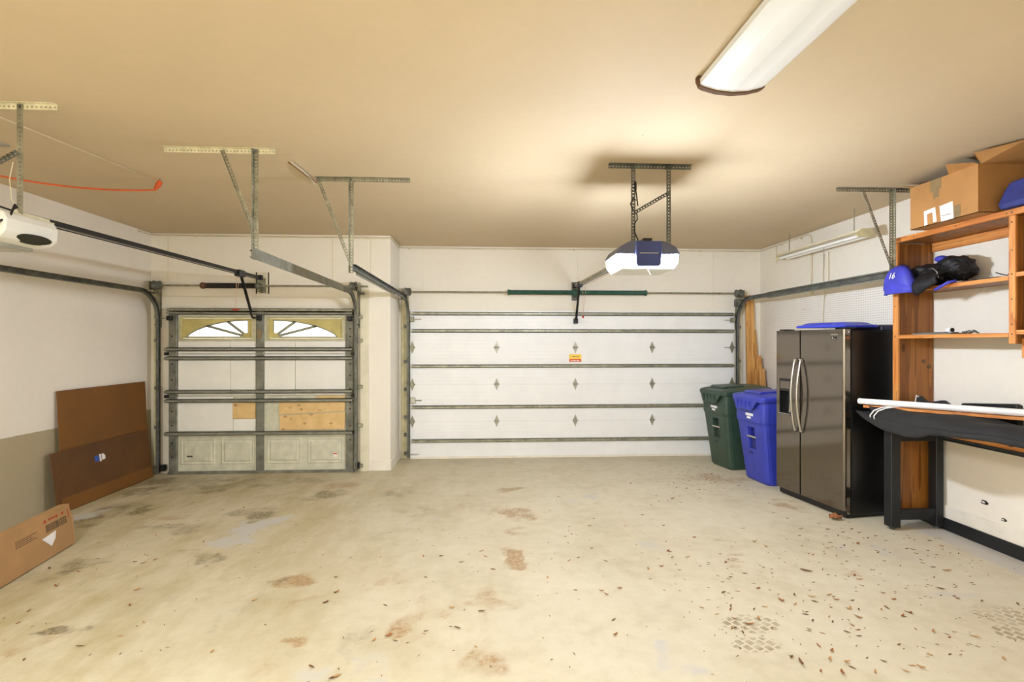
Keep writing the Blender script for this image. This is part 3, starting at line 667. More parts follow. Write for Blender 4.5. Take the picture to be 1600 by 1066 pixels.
MB().cyl((-1.0, D2Y - .02, .84), (-.91, D2Y - .02, .84), .008, 8).build('lock_bolt', 'galv', o)
MB().cyl((3.54, D2Y - .02, 1.60), (3.66, D2Y - .02, 1.60), .006, 8).build('roller_stem', 'galv_light', d2)
MB().box(1.312, 1.319, D2Y - .003, D2Y, .06, 2.10).build('centre_stile', 'door_white', d2)
o = MB().box(1.225, 1.405, D2Y - .004, D2Y - .0005, 1.39, 1.50).build('warning_sticker', 'sticker_yellow', d2, label='yellow and orange warning sticker')
MB().box(1.228, 1.402, D2Y - .006, D2Y - .0035, 1.393, 1.432).build('sticker_band', 'sticker_orange', o)
b = MB()
for x, w in ((1.27, .035), (1.312, .02), (1.34, .035)): b.box(x, x + w, D2Y - .006, D2Y - .0035, 1.462, 1.472)
b.build('print_line', 'tape', o, merge=False)
b = MB()
for x, w in ((1.25, .02), (1.278, .05), (1.335, .04)): b.box(x, x + w, D2Y - .008, D2Y - .0055, 1.404, 1.413)
b.build('print_line', 'paper', o, merge=False)

# ================================================================== TRACKS, SHAFTS, OPENERS
def track(label, X, doorY, yfar, side, zh=2.30, r=.34):
    """C-channel: up the jamb, round the bend, back along the ceiling. side = +1 when the open face looks to +X"""
    t = thing('door_track', label, 'track', (X, doorY, 0), 'tracks of the overhead doors')
    yv = doorY
    path = [(0, yv, .03), (0, yv, 1.0), (0, yv, zh - r)]
    path += [(0, yv - r + r * math.cos(a), zh - r + r * math.sin(a)) for a in [math.pi / 2 * k / 10 for k in range(1, 11)]]
    path += [(0, (yv - r + yfar) / 2, zh), (0, yfar, zh)]
    path = [Vector(p) for p in path]
    prof = [(0, -.028), (.028 * side, -.028), (.032 * side, -.02), (.029 * side, -.02), (.026 * side, -.025), (.003 * side, -.025), (.003 * side, .025), (.026 * side, .025), (.029 * side, .02), (.032 * side, .02), (.028 * side, .028), (0, .028)]
    loops = []
    for k, p in enumerate(path):
        d = (path[min(k + 1, len(path) - 1)] - path[max(k - 1, 0)]).normalized()
        nn = Vector((0, -d.z, d.y))
        loops.append([Vector((X + a, p.y, p.z)) + nn * c for a, c in prof])
    MB().rings(loops).build('rail', 'galv_dark', t)
    return t
def bracket_angle(t, X, y, zs, wallside, m='galv'):
    for z in zs:
        MB().box(min(X, X + wallside * .05), max(X, X + wallside * .05), y - .01, y + .045, z - .022, z + .022).build('wall_bracket', m, t, bevel=.002)
tk1 = track('left grey track of the small door, bending back along the left wall', -4.115, 6.655, 2.6, 1)
bracket_angle(tk1, -4.118, 6.69, (.1, .6, 1.1, 1.7, 2.0), -1)
tk2 = track('right grey track of the small door, beside the pier', -1.635, 6.655, 3.72, -1)
bracket_angle(tk2, -1.633, 6.69, (.08, .6, 1.1, 1.7, 2.0), 1)
MB().box(-1.640, -1.634, 3.70, 6.0, 2.262, 2.342).build('stiffener', 'grey_strut', tk2)
tk3 = track('left grey track of the wide door, passing the pier corner', -1.112, 7.375, 4.36, 1)
bracket_angle(tk3, -1.112, 7.40, (.08, .35, .6, 1.0, 1.4, 1.9), -1, 'galv_dark')
MB().box(-1.118, -1.112, 4.5, 6.4, 2.255, 2.345).build('stiffener', 'galv', tk3)
tk4 = track('right grey track of the wide door, above the pegboard', 3.735, 7.375, 4.475, -1)
bracket_angle(tk4, 3.735, 7.40, (.35, .9, 1.4, 1.9), 1)
MB().box(3.735, 3.741, 4.475, 6.6, 2.258, 2.342).build('stiffener', 'grey_strut', tk4)
for t, X, Y, s in ((tk1, -4.115, 6.655, -1), (tk2, -1.635, 6.655, 1), (tk3, -1.112, 7.375, -1), (tk4, 3.735, 7.375, 1)):
    # flag plate joining the bend to the jamb
    o = MB().prism([(Y - .03, 1.86), (Y + .10, 1.86), (Y + .10, 2.34), (Y - .02, 2.34), (Y - .03, 2.2)], 'x', X + s * .001, X + s * .005).build('flag_plate', 'galv', t)
    MB().cyl((X - .02, Y - .01, 1.9), (X + .02, Y - .01, 1.9), .01, 8).build('bolt', 'black', o)
    MB().box(min(X, X + s * .09), max(X, X + s * .09), Y - .02, Y + .03, 2.285, 2.315).build('top_bracket', 'galv_dark', t, bevel=.003)

def hanger(label, x0, x1, y, up, brace, zbot, m='galv', mb='galv', fl=-1, mu=None):
    t = thing('track_hanger', label, 'bracket', ((x0 + x1) / 2, y, zbot), 'perforated angle hangers under the ceiling')
    MB().angle((x0, y, CEIL - .001), (x1, y, CEIL - .001), (0, -1, 0), (0, 0, -1), .032).build('ceiling_angle', m, t)
    for ux in up: MB().angle((ux, y - .004, CEIL - .004), (ux, y - .004, zbot), (1, 0, 0), (0, fl, 0), .034, off=(.034 if ux > 3 else 0)).build('upright', mu or m, t)
    for a, c in brace:
        MB().angle(a, c, (1, 0, 0), (0, -1, 0), .026, .012).build('brace', mb, t)
    for ux in up: MB().cyl((ux + .015, y - .012, CEIL - .018), (ux + .015, y + .008, CEIL - .018), .008, 6).build('bolt', 'galv_dark', t)
    return t
hanger('pale perforated hanger holding the right track of the small door', -2.30, -1.52, 3.80, [-1.672], [((-1.90, 3.79, 3.05), (-1.665, 3.79, 2.44))], 2.27, 'white_angle', mu='galv')
h2 = hanger('perforated hanger beside the peeled ceiling seam, over the left wide-door track', -1.43, -.64, 4.42, [-1.15], [((-1.42, 4.41, 3.05), (-1.14, 4.41, 2.31))], 2.26)
hanger('perforated hanger on the ceiling near the wooden shelf, over the right wide-door track', 3.17, 3.86, 4.47, [3.668], [((3.40, 4.46, 3.05), (3.675, 4.46, 2.34))], 2.26)
# dark gap above that hanger and the peeled seam tape
o = MB().prism([(-1.42, 4.43), (-1.38, 4.455), (-1.25, 4.46), (-1.16, 4.44), (-1.17, 4.425)], 'z', CEIL - .004, CEIL - .0005).build('seam_gap', 'black', ceiling)
tp = MB()
P = []
for k in range(9):
    u = k / 8; x = -1.49 + .02 * math.sin(u * 3); y = 4.02 + .56 * u
    w = .035 * math.sin(math.pi * min(1, u * 1.15 + .06)) + .006
    P.append([(x - w, y, CEIL - .002), (x, y, CEIL - .004), (x + w * .8, y, CEIL - .012 - .03 * math.sin(math.pi * u))])
o = tp.grid(P).build('seam_tape', 'wall', None, smooth=True)
so = o.modifiers.new('thick', 'SOLIDIFY'); so.thickness = .002
tag(o, 'curled strip of peeling paper tape on the ceiling seam', 'tape')
o = MB().tube([(-1.52, 4.05, CEIL - .003), (-1.50, 4.3, CEIL - .004), (-1.47, 4.56, CEIL - .003)], .006, 5).build('tear', 'carton_dark', o)

# torsion shafts
def coil(b, x0, x1, y, z, r, turns, n=7):
    """a close wound spring as a stack of ridges"""
    N = int(turns); path = []; R = []
    for k in range(N * 2 + 1):
        path.append((x0 + (x1 - x0) * k / (N * 2), y, z)); R.append(r if k % 2 else r * .86)
    return b.tube(path, R, 12)
def drum(b, x, y, z, s):
    b.tube([(x - s * .045, y, z), (x - s * .03, y, z), (x, y, z), (x + s * .03, y, z), (x + s * .04, y, z)], [.035, .058, .052, .056, .064], 14)
    return b
def shaft(label, X0, X1, y, z, drums, springs, sm, bx, wy):
    t = thing('torsion_bar', label, 'spring', ((X0 + X1) / 2, y, z))
    MB().cyl((X0, y, z), (X1, y, z), .0125, 10).build('shaft', 'galv', t)
    for x, s in drums:
        drum(MB(), x, y, z, s).build('cable_drum', 'galv_dark', t)
        o = MB().box(x + s * .075, x + s * .08, y - .04, wy - .036, z - .06, z + .05).build('end_bearing_plate', 'galv', t)
        MB().tube([(x, y + .05, z), (x, y + .06, z - .4), (x, y + .05, .15)], .002, 4).build('lift_cable', 'black', t)
    for x0, x1 in springs:
        o = coil(MB(), x0, x1, y, z, .036, int((x1 - x0) / .022)).build('spring', sm, t)
    return t
ts1 = shaft('torsion bar with one short black spring over the small door', -4.2, -1.50, 6.64, 2.39, ((-4.10, -1), (-1.685, 1)), ((-3.50, -2.90),), 'spring_black', -2.86, FY1)
o = MB().tube([(-3.575, 6.64, 2.39), (-3.56, 6.64, 2.39), (-3.545, 6.64, 2.39), (-3.50, 6.64, 2.39)], [.03, .042, .042, .032], 12).build('winding_cone', 'copper', ts1)
MB().tube([(-2.90, 6.64, 2.39), (-2.87, 6.64, 2.39), (-2.84, 6.64, 2.39)], [.03, .045, .03], 12).build('bearing', 'galv_dark', ts1)
MB().box(-2.875, -2.865, 6.62, 6.755, 2.31, 2.46).box(-2.90, -2.82, 6.745, 6.755, 2.31, 2.5).build('center_bracket', 'galv', ts1)
pad = MB().box(-2.945, -2.78, 6.752, 6.769, 2.30, 2.575).build('spring_pad', 'trim', ts1)
for x in (-2.945, -2.79): MB().box(x, x + .012, 6.746, 6.7515, 2.30, 2.575).build('pad_edge', 'spring_black', pad)
ts2 = shaft('torsion bar with two long green springs over the wide door', -1.17, 3.80, 7.32, 2.392, ((-1.09, -1), (3.70, 1)), ((.355, 1.27), (1.36, 2.31)), 'spring_green', 1.31, FY2)
for x, s in ((.355, -1), (2.31, 1)): MB().tube([(x, 7.32, 2.392), (x + s * .02, 7.32, 2.392), (x + s * .035, 7.32, 2.392)], [.036, .046, .03], 12).build('winding_cone', 'spring_green', ts2)
MB().tube([(1.265, 7.32, 2.392), (1.28, 7.32, 2.392), (1.35, 7.32, 2.392), (1.365, 7.32, 2.392)], [.036, .05, .05, .036], 12).build('bearing', 'spring_green', ts2)
MB().box(1.31, 1.318, 7.30, 7.466, 2.33, 2.46).box(1.27, 1.36, 7.462, 7.472, 2.29, 2.56).build('center_bracket', 'galv_dark', ts2)
MB().box(3.67, 3.735, 7.33, 7.38, 2.20, 2.31).build('bearing_post', 'galv_dark', ts2, bevel=.004)

# openers
def opener(label, cx, y0, y1, ztop, railY, railZ, mats, lit):
    """head: domed shell, flat rear panel, lamp lenses low on both sides; then rail, trolley and arm"""
    shell, panel, lens = mats
    t = thing('garage_door_opener', label, 'opener', (cx, (y0 + y1) / 2, ztop - .23), 'garage door openers')
    zt, zb = ztop, ztop - (.20 if lit else .165)
    prof = [(-.10, zb + .03), (-.10, zb + .09), (-.250, zb + .094), (-.250, zb + .106), (-.220, zb + .155), (-.16, zt - .012), (-.12, zt), (.12, zt), (.16, zt - .012), (.220, zb + .155), (.250, zb + .106), (.250, zb + .094), (.10, zb + .09), (.10, zb + .03)]
    if not lit:
        prof = [(-.14, zb), (-.20, zb + .01), (-.235, zb + .045), (-.24, zt - .05), (-.22, zt - .012), (-.18, zt), (.18, zt), (.22, zt - .012), (.24, zt - .05), (.235, zb + .045), (.20, zb + .01), (.14, zb)]
    MB().prism([(cx + u, v) for u, v in prof], 'y', y0 + .012, y1).build('shell', shell, t, bevel=.008, seg=2)
    rp = MB().prism([(cx - .105, zt - .004), (cx - .10, zb + .02), (cx - .085, zb), (cx + .085, zb), (cx + .10, zb + .02), (cx + .105, zt - .004)], 'y', y0, y0 + .02).build('rear_panel', panel, t, bevel=.006, seg=2)
    MB().box(cx - .07, cx + .075, y0 - .003, y0 + .001, zb + .098, zb + .104).build('name_strip', 'galv_light', rp)
    MB().box(cx - (.205 if lit else .10), cx + (.205 if lit else .10), y0 + .02, y1 - .01, zb - .022, zb - (.013 if lit else -.03)).build('underside', 'white_plastic' if lit else 'galv_light', t, bevel=.004)
    for s in (-1, 1):
        lp = [(.104, zb + .088), (.238, zb + .0925), (.242, zb + .086), (.237, zb + .03), (.208, zb - .008), (.14, zb - .012), (.104, zb - .012)]
        if lit: MB().prism([(cx + s * u, v) for u, v in lp], 'y', y0 + .02, y1 - .015).build('lamp_lens', lens, t, bevel=.01, seg=2)
        else:
            L = []
            for k, (dx, sc) in enumerate(((0, 1), (.012, .98), (.020, .85))):
                cy, cz = (y0 + y1) / 2 + .035, zb + .030
                L.append([(cx + s * (.205 + dx + .028 * math.sin(q)), cy + .125 * sc * math.cos(q) , cz + .026 * sc * math.sin(q)) for q in [2 * math.pi * j / 20 for j in range(20)]])
            MB().rings(L).build('lamp_lens', lens, t)
    MB().box(cx - .03, cx + .04, y0 + .04, y1 - .1, zt - .001, zt + .025).build('rail_clamp', 'black', t, bevel=.003)
    return t
lit = opener('slate blue opener with two brightly lit lamps hanging from the ceiling', 1.265, 3.90, 4.30, 2.462, 7.4, 2.48, ('shell_dark', 'navy_panel', 'led'), True)
off = opener('white opener with a blue rear panel at the left edge', -2.875, 2.95, 3.31, 2.41, 6.7, 2.49, ('white_plastic', 'blue_panel', 'lens_dark'), False)
def rail(t, cx, ya, za, yb, zb, ty, m):
    o = MB().beam((cx, ya, za), (cx, yb, zb), .032, .032).build('rail', m, t)
    MB().tube([(cx + .012, ya, za - .03), (cx + .012, yb, zb - .03)], .005, 5).build('belt', 'black', o)
    MB().box(cx - .035, cx + .035, yb - .03, yb + .02, zb - .03, zb + .03).build('header_bracket', 'black', t, bevel=.003)
    z = za + (zb - za) * (ty - ya) / (yb - ya)
    return MB().box(cx - .035, cx + .035, ty - .07, ty + .07, z - .05, z + .025).build('trolley', 'black_plastic', t, bevel=.006), z
tr, z = rail(lit, 1.30, 4.28, 2.435, 7.36, 2.49, 7.02, 'galv')
MB().beam((1.305, 7.05, z - .04), (1.315, 7.32, 2.06), .012, .03, (1, 0, 0)).build('arm', 'black', lit)
MB().beam((1.312, 7.26, 2.14), (1.316, 7.36, 1.99), .014, .032, (1, 0, 0)).build('arm_extension', 'black', lit)
MB().box(1.285, 1.345, 7.35, 7.4245, 1.95, 2.02).build('door_bracket', 'black', lit, bevel=.004)
b = MB().tube([(1.345, 7.0, z - .05), (1.350, 7.0, z - .3), (1.348, 7.0, z - .44)], .0025, 5)
b.tube([(1.375, 7.0, z - .03), (1.382, 7.0, z - .12), (1.372, 7.0, z - .24), (1.350, 7.0, z - .40)], .0025, 5)
o = b.build('release_cord', 'string', lit, merge=False)
MB().tube([(1.35, 7.0, z - .44), (1.35, 7.0, z - .455), (1.35, 7.0, z - .475)], [.008, .016, .010], 8).build('release_knob', 'red', o)
MB().tube([(1.33, 6.98, z - .03), (1.32, 6.2, 2.42), (1.30, 5.2, 2.40), (1.29, 4.35, 2.39)], .003, 5).build('sensor_wire', 'string', lit)
tr, z = rail(off, -2.85, 3.28, 2.455, 6.64, 2.495, 6.12, 'black')
MB().beam((-2.85, 6.15, z - .04), (-2.905, 6.52, 2.06), .014, .03, (1, 0, 0)).build('arm', 'black', off)
MB().tube([(-2.905, 6.50, 2.09), (-2.912, 6.54, 2.02), (-2.908, 6.57, 1.985), (-2.872, 6.645, 1.982), (-2.872, 6.68, 1.985)], .013, 8).build('arm_extension', 'black', off)
MB().box(-2.90, -2.845, 6.655, 6.691, 1.95, 2.02).build('door_bracket', 'black', off, bevel=.004)
b = MB().tube([(-2.89, 6.12, z - .05), (-2.895, 6.12, z - .25), (-2.90, 6.12, z - .42)], .003, 5).tube([(-2.87, 6.12, z - .05), (-2.865, 6.12, z - .12), (-2.875, 6.12, z - .19)], .0025, 5)
o = b.build('release_cord', 'string', off, merge=False)
MB().tube([(-2.94, 6.12, z - .43), (-2.90, 6.12, z - .435), (-2.86, 6.12, z - .43)], [.008, .011, .008], 8).build('release_handle', 'red', o)
# opener hangers
t = hanger('perforated hanger carrying the lit opener', .965, 1.625, 3.97, [1.145, 1.428], [((1.165, 3.96, 2.70), (1.44, 3.96, 2.86))], 2.45, 'galv_dark', 'galv_dark')
t = hanger('cream perforated hanger of the white opener at the left edge', -3.16, -2.515, 3.15, [-3.05, -2.738], [((-3.03, 3.14, 2.62), (-2.735, 3.14, 2.79))], 2.41, 'white_angle', 'galv_dark', 1, 'galv')
MB().tube([(-2.745, 3.13, 2.72), (-2.765, 3.13, 2.62), (-2.752, 3.13, 2.5), (-2.72, 3.14, 2.42)], .0025, 5).build('wire', 'cable', t)
MB().box(-2.73, -2.70, 3.1, 3.36, 2.411, 2.418).box(-2.73, -2.727, 3.1, 3.36, 2.411, 2.44).build('foot', 'white_angle', t)
o = MB().tube([(-2.72, 2.93, 2.40), (-2.70, 2.95, 2.43), (-2.668, 3.03, 2.415), (-2.66, 3.06, 2.44), (-2.655, 3.04, 2.45), (-2.65, 3.0, 2.37), (-2.66, 2.94, 2.33), (-2.70, 2.9, 2.31)], .006, 7).build('power_cord', 'black_plastic', off, smooth=True)
# cord of the lit opener, hanging in loops on the left upright
pts = [(1.175, 3.95, 2.91), (1.178, 3.95, 2.86), (1.185, 3.945, 2.80), (1.19, 3.94, 2.74), (1.185, 3.94, 2.78), (1.15, 3.935, 2.79), (1.13, 3.93, 2.75), (1.15, 3.93, 2.70), (1.18, 3.93, 2.67), (1.185, 3.935, 2.63), (1.165, 3.94, 2.60), (1.165, 3.95, 2.54), (1.20, 3.97, 2.48), (1.215, 4.0, 2.455)]
o = MB().tube(pts, .005, 6).tube([(1.175, 3.95, 2.93), (1.175, 3.95, 2.90), (1.178, 3.95, 2.86)], [.007, .011, .006], 8).build('power_cord', 'black_plastic', lit, smooth=True, merge=False)
MB().tube([(1.255, 3.9, 2.25), (1.262, 3.895, 2.22), (1.275, 3.89, 2.195)], .003, 5).build('antenna_wire', 'paper', lit)

# ceiling light
t = thing('ceiling_light', 'long white wraparound fluorescent light on the ceiling', 'ceiling light', (1.30, 2.03, 2.98))
xa, xb, ya, yb = 1.125, 1.475, 1.42, 2.63
MB().box(xa + .02, xb - .02, ya + .01, yb - .01, CEIL - .02, CEIL - .0005).build('pan', 'white_plastic', t)
prof = [(xa, CEIL - .018), (xa + .002, CEIL - .046), (xa + .02, CEIL - .056), (xa + .09, CEIL - .074), ((xa + xb) / 2, CEIL - .082), (xb - .09, CEIL - .074), (xb - .02, CEIL - .056), (xb - .002, CEIL - .046), (xb, CEIL - .018)]
MB().prism(prof, 'y', ya, yb).build('lens', 'tube', t)
for y0, y1 in ((yb, yb + .03), (ya - .03, ya)):
    pe = [(xa - .012, CEIL - .0005), (xa - .012, CEIL - .022)] + [(u, v - .008) for u, v in prof[1:-1]] + [(xb + .012, CEIL - .022), (xb + .012, CEIL - .0005)]
    MB().prism(pe, 'y', y0, y1).build('end_cap', 'endcap', t)

# made-up, unseen fixture built around the added fill light behind the camera
t = thing('ceiling_light', 'added unseen white housing of the fill light, over the rear of the left bay', 'ceiling light', (-1.5, -.9, 3.005))
MB().box(-2.1, -.9, -1.075, -.725, 3.01, CEIL - .0005).build('pan', 'white_plastic', t, bevel=.004)
for x in (-2.12, -.90): MB().box(x, x + .02, -1.085, -.715, 2.995, CEIL - .0005).build('end_cap', 'endcap', t)

# shop light over the pegboard
t = thing('shop_light', 'unlit two-tube shop light hanging near the right wall', 'light', (3.84, 5.68, 2.75))
y0, y1, zc = 4.98, 6.42, 2.77
pr = [(3.735, zc - .004), (3.738, zc - .006), (3.79, zc + .022), (3.89, zc + .022), (3.942, zc - .006), (3.945, zc - .004), (3.892, zc + .03), (3.788, zc + .03)]
MB().prism(pr, 'y', y0, y1).build('reflector', 'trim', t)
MB().box(3.80, 3.88, y0, y1, zc + .03, zc + .055).build('housing', 'trim', t, bevel=.005)
for y in (y0, y1): MB().prism([(3.74, zc - .006), (3.76, zc - .03), (3.92, zc - .03), (3.94, zc - .006), (3.88, zc + .055), (3.80, zc + .055)], 'y', y - .012, y + .012).build('end_plate', 'trim_yellow', t)
for x in (3.795, 3.885):
    MB().cyl((x, y0 + .03, zc - .012), (x, y1 - .03, zc - .012), .018, 12).build('tube', 'tube_off', t)
    for y in (y0 + .02, y1 - .035): MB().box(x - .014, x + .014, y, y + .015, zc - .03, zc + .02).build('lamp_holder', 'trim', t)
for y in (5.14, 6.28):
    MB().cyl((3.84, y, zc + .05), (3.84, y, CEIL - .002), .005, 6).build('hanging_chain', 'galv', t)
o = MB().cyl((3.84, 5.62, zc - .02), (3.84, 5.62, 2.55), .0025, 5).build('pull_chain', 'galv', t)
MB().tube([(3.84, 5.62, 2.55), (3.84, 5.62, 2.54), (3.84, 5.62, 2.525)], [.004, .008, .004], 6).build('pull_knob', 'trim_yellow', o)

# cream cable round the top of the walls
zc = CEIL - .03
pth = [(-4.24, 6.5, zc), (-4.24, 6.73, zc), (-4.2, 6.75, zc), (-2.9, 6.755, zc - .004), (-1.6, 6.755, zc - .006), (-1.28, 6.755, zc - .008), (-1.222, 6.75, zc - .006), (-1.22, 7.44, zc), (-1.19, 7.46, zc), (0, 7.462, zc - .005), (1.5, 7.462, zc), (3.0, 7.462, zc - .005), (4.08, 7.455, zc - .005), (4.105, 7.42, zc - .005), (4.105, 7.0, zc), (4.105, 6.4, zc + .005), (4.105, 6.32, zc + .004), (4.105, 6.26, zc - .02), (4.105, 6.24, zc - .08), (4.105, 6.24, 2.31)]
o = MB().tube(pth, .008, 6).build('wall_cable', 'cable', None, smooth=True)
tag(o, 'thin cream cable running along the top of the front wall and down the pegboard wall', 'cable')
for p in ((-3.7, 6.757, zc), (-2.6, 6.757, zc), (-1.55, 6.757, zc), (-1.1, 7.464, zc), (1.3, 7.464, zc), (3.2, 7.464, zc), (4.108, 6.9, zc), (4.108, 6.45, zc)):
    MB().box(p[0] - .012, p[0] + .012, p[1] - .012, p[1] + .010, p[2] - .02, p[2] + .006).build('cable_clip', 'trim_yellow', o)
MB().box(4.098, 4.118, 6.22, 6.26, 2.285, 2.325).build('cable_end', 'trim_yellow', o, bevel=.004)
MB().tube([(4.105, 7.02, zc), (4.105, 7.02, 2.95), (4.105, 7.02, 2.80)], .007, 6).build('cable_stub', 'cable', o)
o = MB().tube([(4.104, 6.0, 2.74), (4.104, 6.02, 2.5), (4.104, 6.0, 2.3), (4.098, 5.99, 2.2), (4.098, 6.01, 2.0), (4.098, 5.98, 1.7)], .005, 6).tube([(4.104, 5.92, 2.76), (4.104, 5.92, 2.35), (4.104, 5.97, 2.25), (4.104, 6.0, 2.2)], .005, 6).build('light_cord', 'cable', None, smooth=True, merge=False)
tag(o, 'pale lamp cord running down the wall over the white pegboard', 'cord')

# orange cord on the left
pts = []
A, Bp = Vector((-3.85, 3.86, 2.95)), Vector((-2.80, 4.50, 2.965))
for k in range(25):
    u = k / 24; p = A.lerp(Bp, u); p.z -= .06 * 4 * u * (1 - u); pts.append(p)
pts += [Vector((-2.792, 4.53, 2.99))]
o = MB().tube(pts, .0075, 7).build('extension_cord', 'orange', None, smooth=True)
tag(o, 'orange extension cord sagging under the ceiling on the left', 'cord')
MB().tube([(-2.80, 4.50, 2.965), (-2.80, 4.51, 2.985), (-2.785, 4.525, 3.02), (-2.775, 4.53, 3.05)], [.009, .016, .024, .018], 9).build('plug', 'orange', o)
MB().tube([(-2.775, 4.53, 3.05), (-2.775, 4.53, CEIL)], .006, 6).build('hook', 'galv', o)
MB().tube([(-2.81, 4.5, 2.96), (-2.79, 4.49, 2.91), (-2.77, 4.5, 2.86)], .002, 4).build('loose_tie', 'string', o)
o = MB().tube([(-2.96, 2.9, CEIL - .045), (-2.90, 3.6, CEIL - .03), (-2.83, 4.5, CEIL - .006)], .0035, 5).build('bell_wire', 'cable', None, smooth=True)
tag(o, 'thin grey wire running along the ceiling to the orange cord hook', 'wire')
o = MB().box(-3.55, -3.37, 3.74, 3.82, CEIL - .012, CEIL - .0005).box(-3.52, -3.40, 3.76, 3.80, CEIL - .018, CEIL - .011).build('ceiling_plate', 'galv_light', None)
tag(o, 'small grey metal plate on the ceiling at the left edge', 'plate')

# ================================================================== LEFT WALL
def leaning(name, label, cat, m, y0, y1, h, xb, xt, t, parts=None):
    """a sheet leaning on the left wall: foot at xb, head at xt"""
    L = math.sqrt(h * h); a = math.atan2(xb - xt, h)
    T = Matrix.Translation((xb, 0, 0)) @ Matrix.Rotation(-a, 4, 'Y')
    o = MB(T).box(-t, 0, y0, y1, 0.0, h).build(name, m, None, bevel=.0015)
    o.location.z += t * math.sin(a)
    tag(o, label, cat); return o, T, a, t
o, T, a, t = leaning('hardboard_sheet', 'tall plain brown hardboard sheet leaning on the left wall', 'board', 'hardboard', 5.29, 6.61, 1.19, -4.17, -4.23, .006)
o, T, a, t = leaning('pegboard_sheet', 'low brown pegboard sheet with a blue sticker leaning in front of the hardboard', 'board', 'peg_brown', 5.16, 6.58, .60, -4.115, -4.19, .006)
T2 = Matrix.Translation((0, 0, t * math.sin(a))) @ T
ORG['tmp'] = ORG[o.name]
def on_sheet(name, m, y0, y1, z0, z1, d0, d1): return MB(T2).box(d0, d1, y0, y1, z0, z1).build(name, m, o)
st = on_sheet('sticker', 'blue_panel', 5.70, 5.76, .395, .455, .0005, .002)
MB(T2).box(.0018, .003, 5.765, 5.79, .385, .465).build('sticker_paper', 'paper', st)
MB(T2).prism([(5.80, .395), (5.845, .40), (5.85, .435), (5.82, .465), (5.80, .46)], 'x', .001, .003).build('sticker_paper', 'paper', st)
MB(T2).box(.0005, .004, 5.22, 6.57, .01, .14).build('lower_strip', 'hardboard', o, label='plain brown lower strip')

# flat carton standing on edge
T = Matrix.Translation((-3.395, 4.42, 0)) @ Matrix.Rotation(math.radians(9), 4, 'Z') @ Matrix.Rotation(math.radians(-6), 4, 'Y')
b = MB(T); b.box(-.075, 0, -1.75, 0, .008, .345)
cart = b.build('flat_carton', 'carton_floor', None, bevel=.003)
tag(cart, 'long flat brown shipping carton standing on edge by the left wall', 'box')
MB(T).prism([(-.06, .01), (.004, .012), (.012, .22), (-.004, .30), (-.06, .30)], 'y', .001, .006).build('end_flap', 'carton_floor', cart)
def on_cart(name, m, y0, y1, z0, z1, par=cart, e=.0005): return MB(T).box(e, e + .0012, y0, y1, z0, z1).build(name, m, par)
p1 = on_cart('printed_panel', 'ink_dark', -.30, -.155, .205, .262)
p2 = on_cart('printed_panel', 'ink_dark', -.145, -.06, .205, .262)
b = MB(T)
for i in range(5):
    b.box(.0016, .0022, -.295, -.165 - .02 * (i % 2), .211 + i * .010, .213 + i * .010)
b.build('print_line', 'carton_floor', p1, merge=False)
b = MB(T)
for i in range(3):
    for j in range(3): b.box(.0016, .0022, -.14 + .026 * i, -.125 + .026 * i, .21 + j * .017, .218 + j * .017)
b.build('print_mark', 'carton_floor', p2, merge=False)
for yy in (-.305, -.10, -.17):
    MB(T).prism([(yy - .02, .283), (yy + .02, .283), (yy, .310)] if yy < -.2 else [(yy - .012, .285), (yy + .012, .285), (yy + .014, .305), (yy - .010, .305)], 'x', .0005, .0018).build('print_symbol', 'ink_red', cart)
MB(T).box(.0005, .0018, -.265, -.19, .290, .302).build('print_line', 'ink_red', cart)
on_cart('print_line', 'ink_red', -.035, -.028, .235, .315)
b = MB(T)
for i in range(4): b.box(.0005, .0015, -.62, -.40 - .03 * (i % 3), .205 + i * .014, .210 + i * .014)
b.build('print_line', 'ink_dark', cart, merge=False)
MB(T).prism([(-.36, .175), (-.20, .190), (-.215, .135), (-.265, .090)], 'x', .002, .0045).build('torn_label', 'paper', cart, label='torn white paper label')

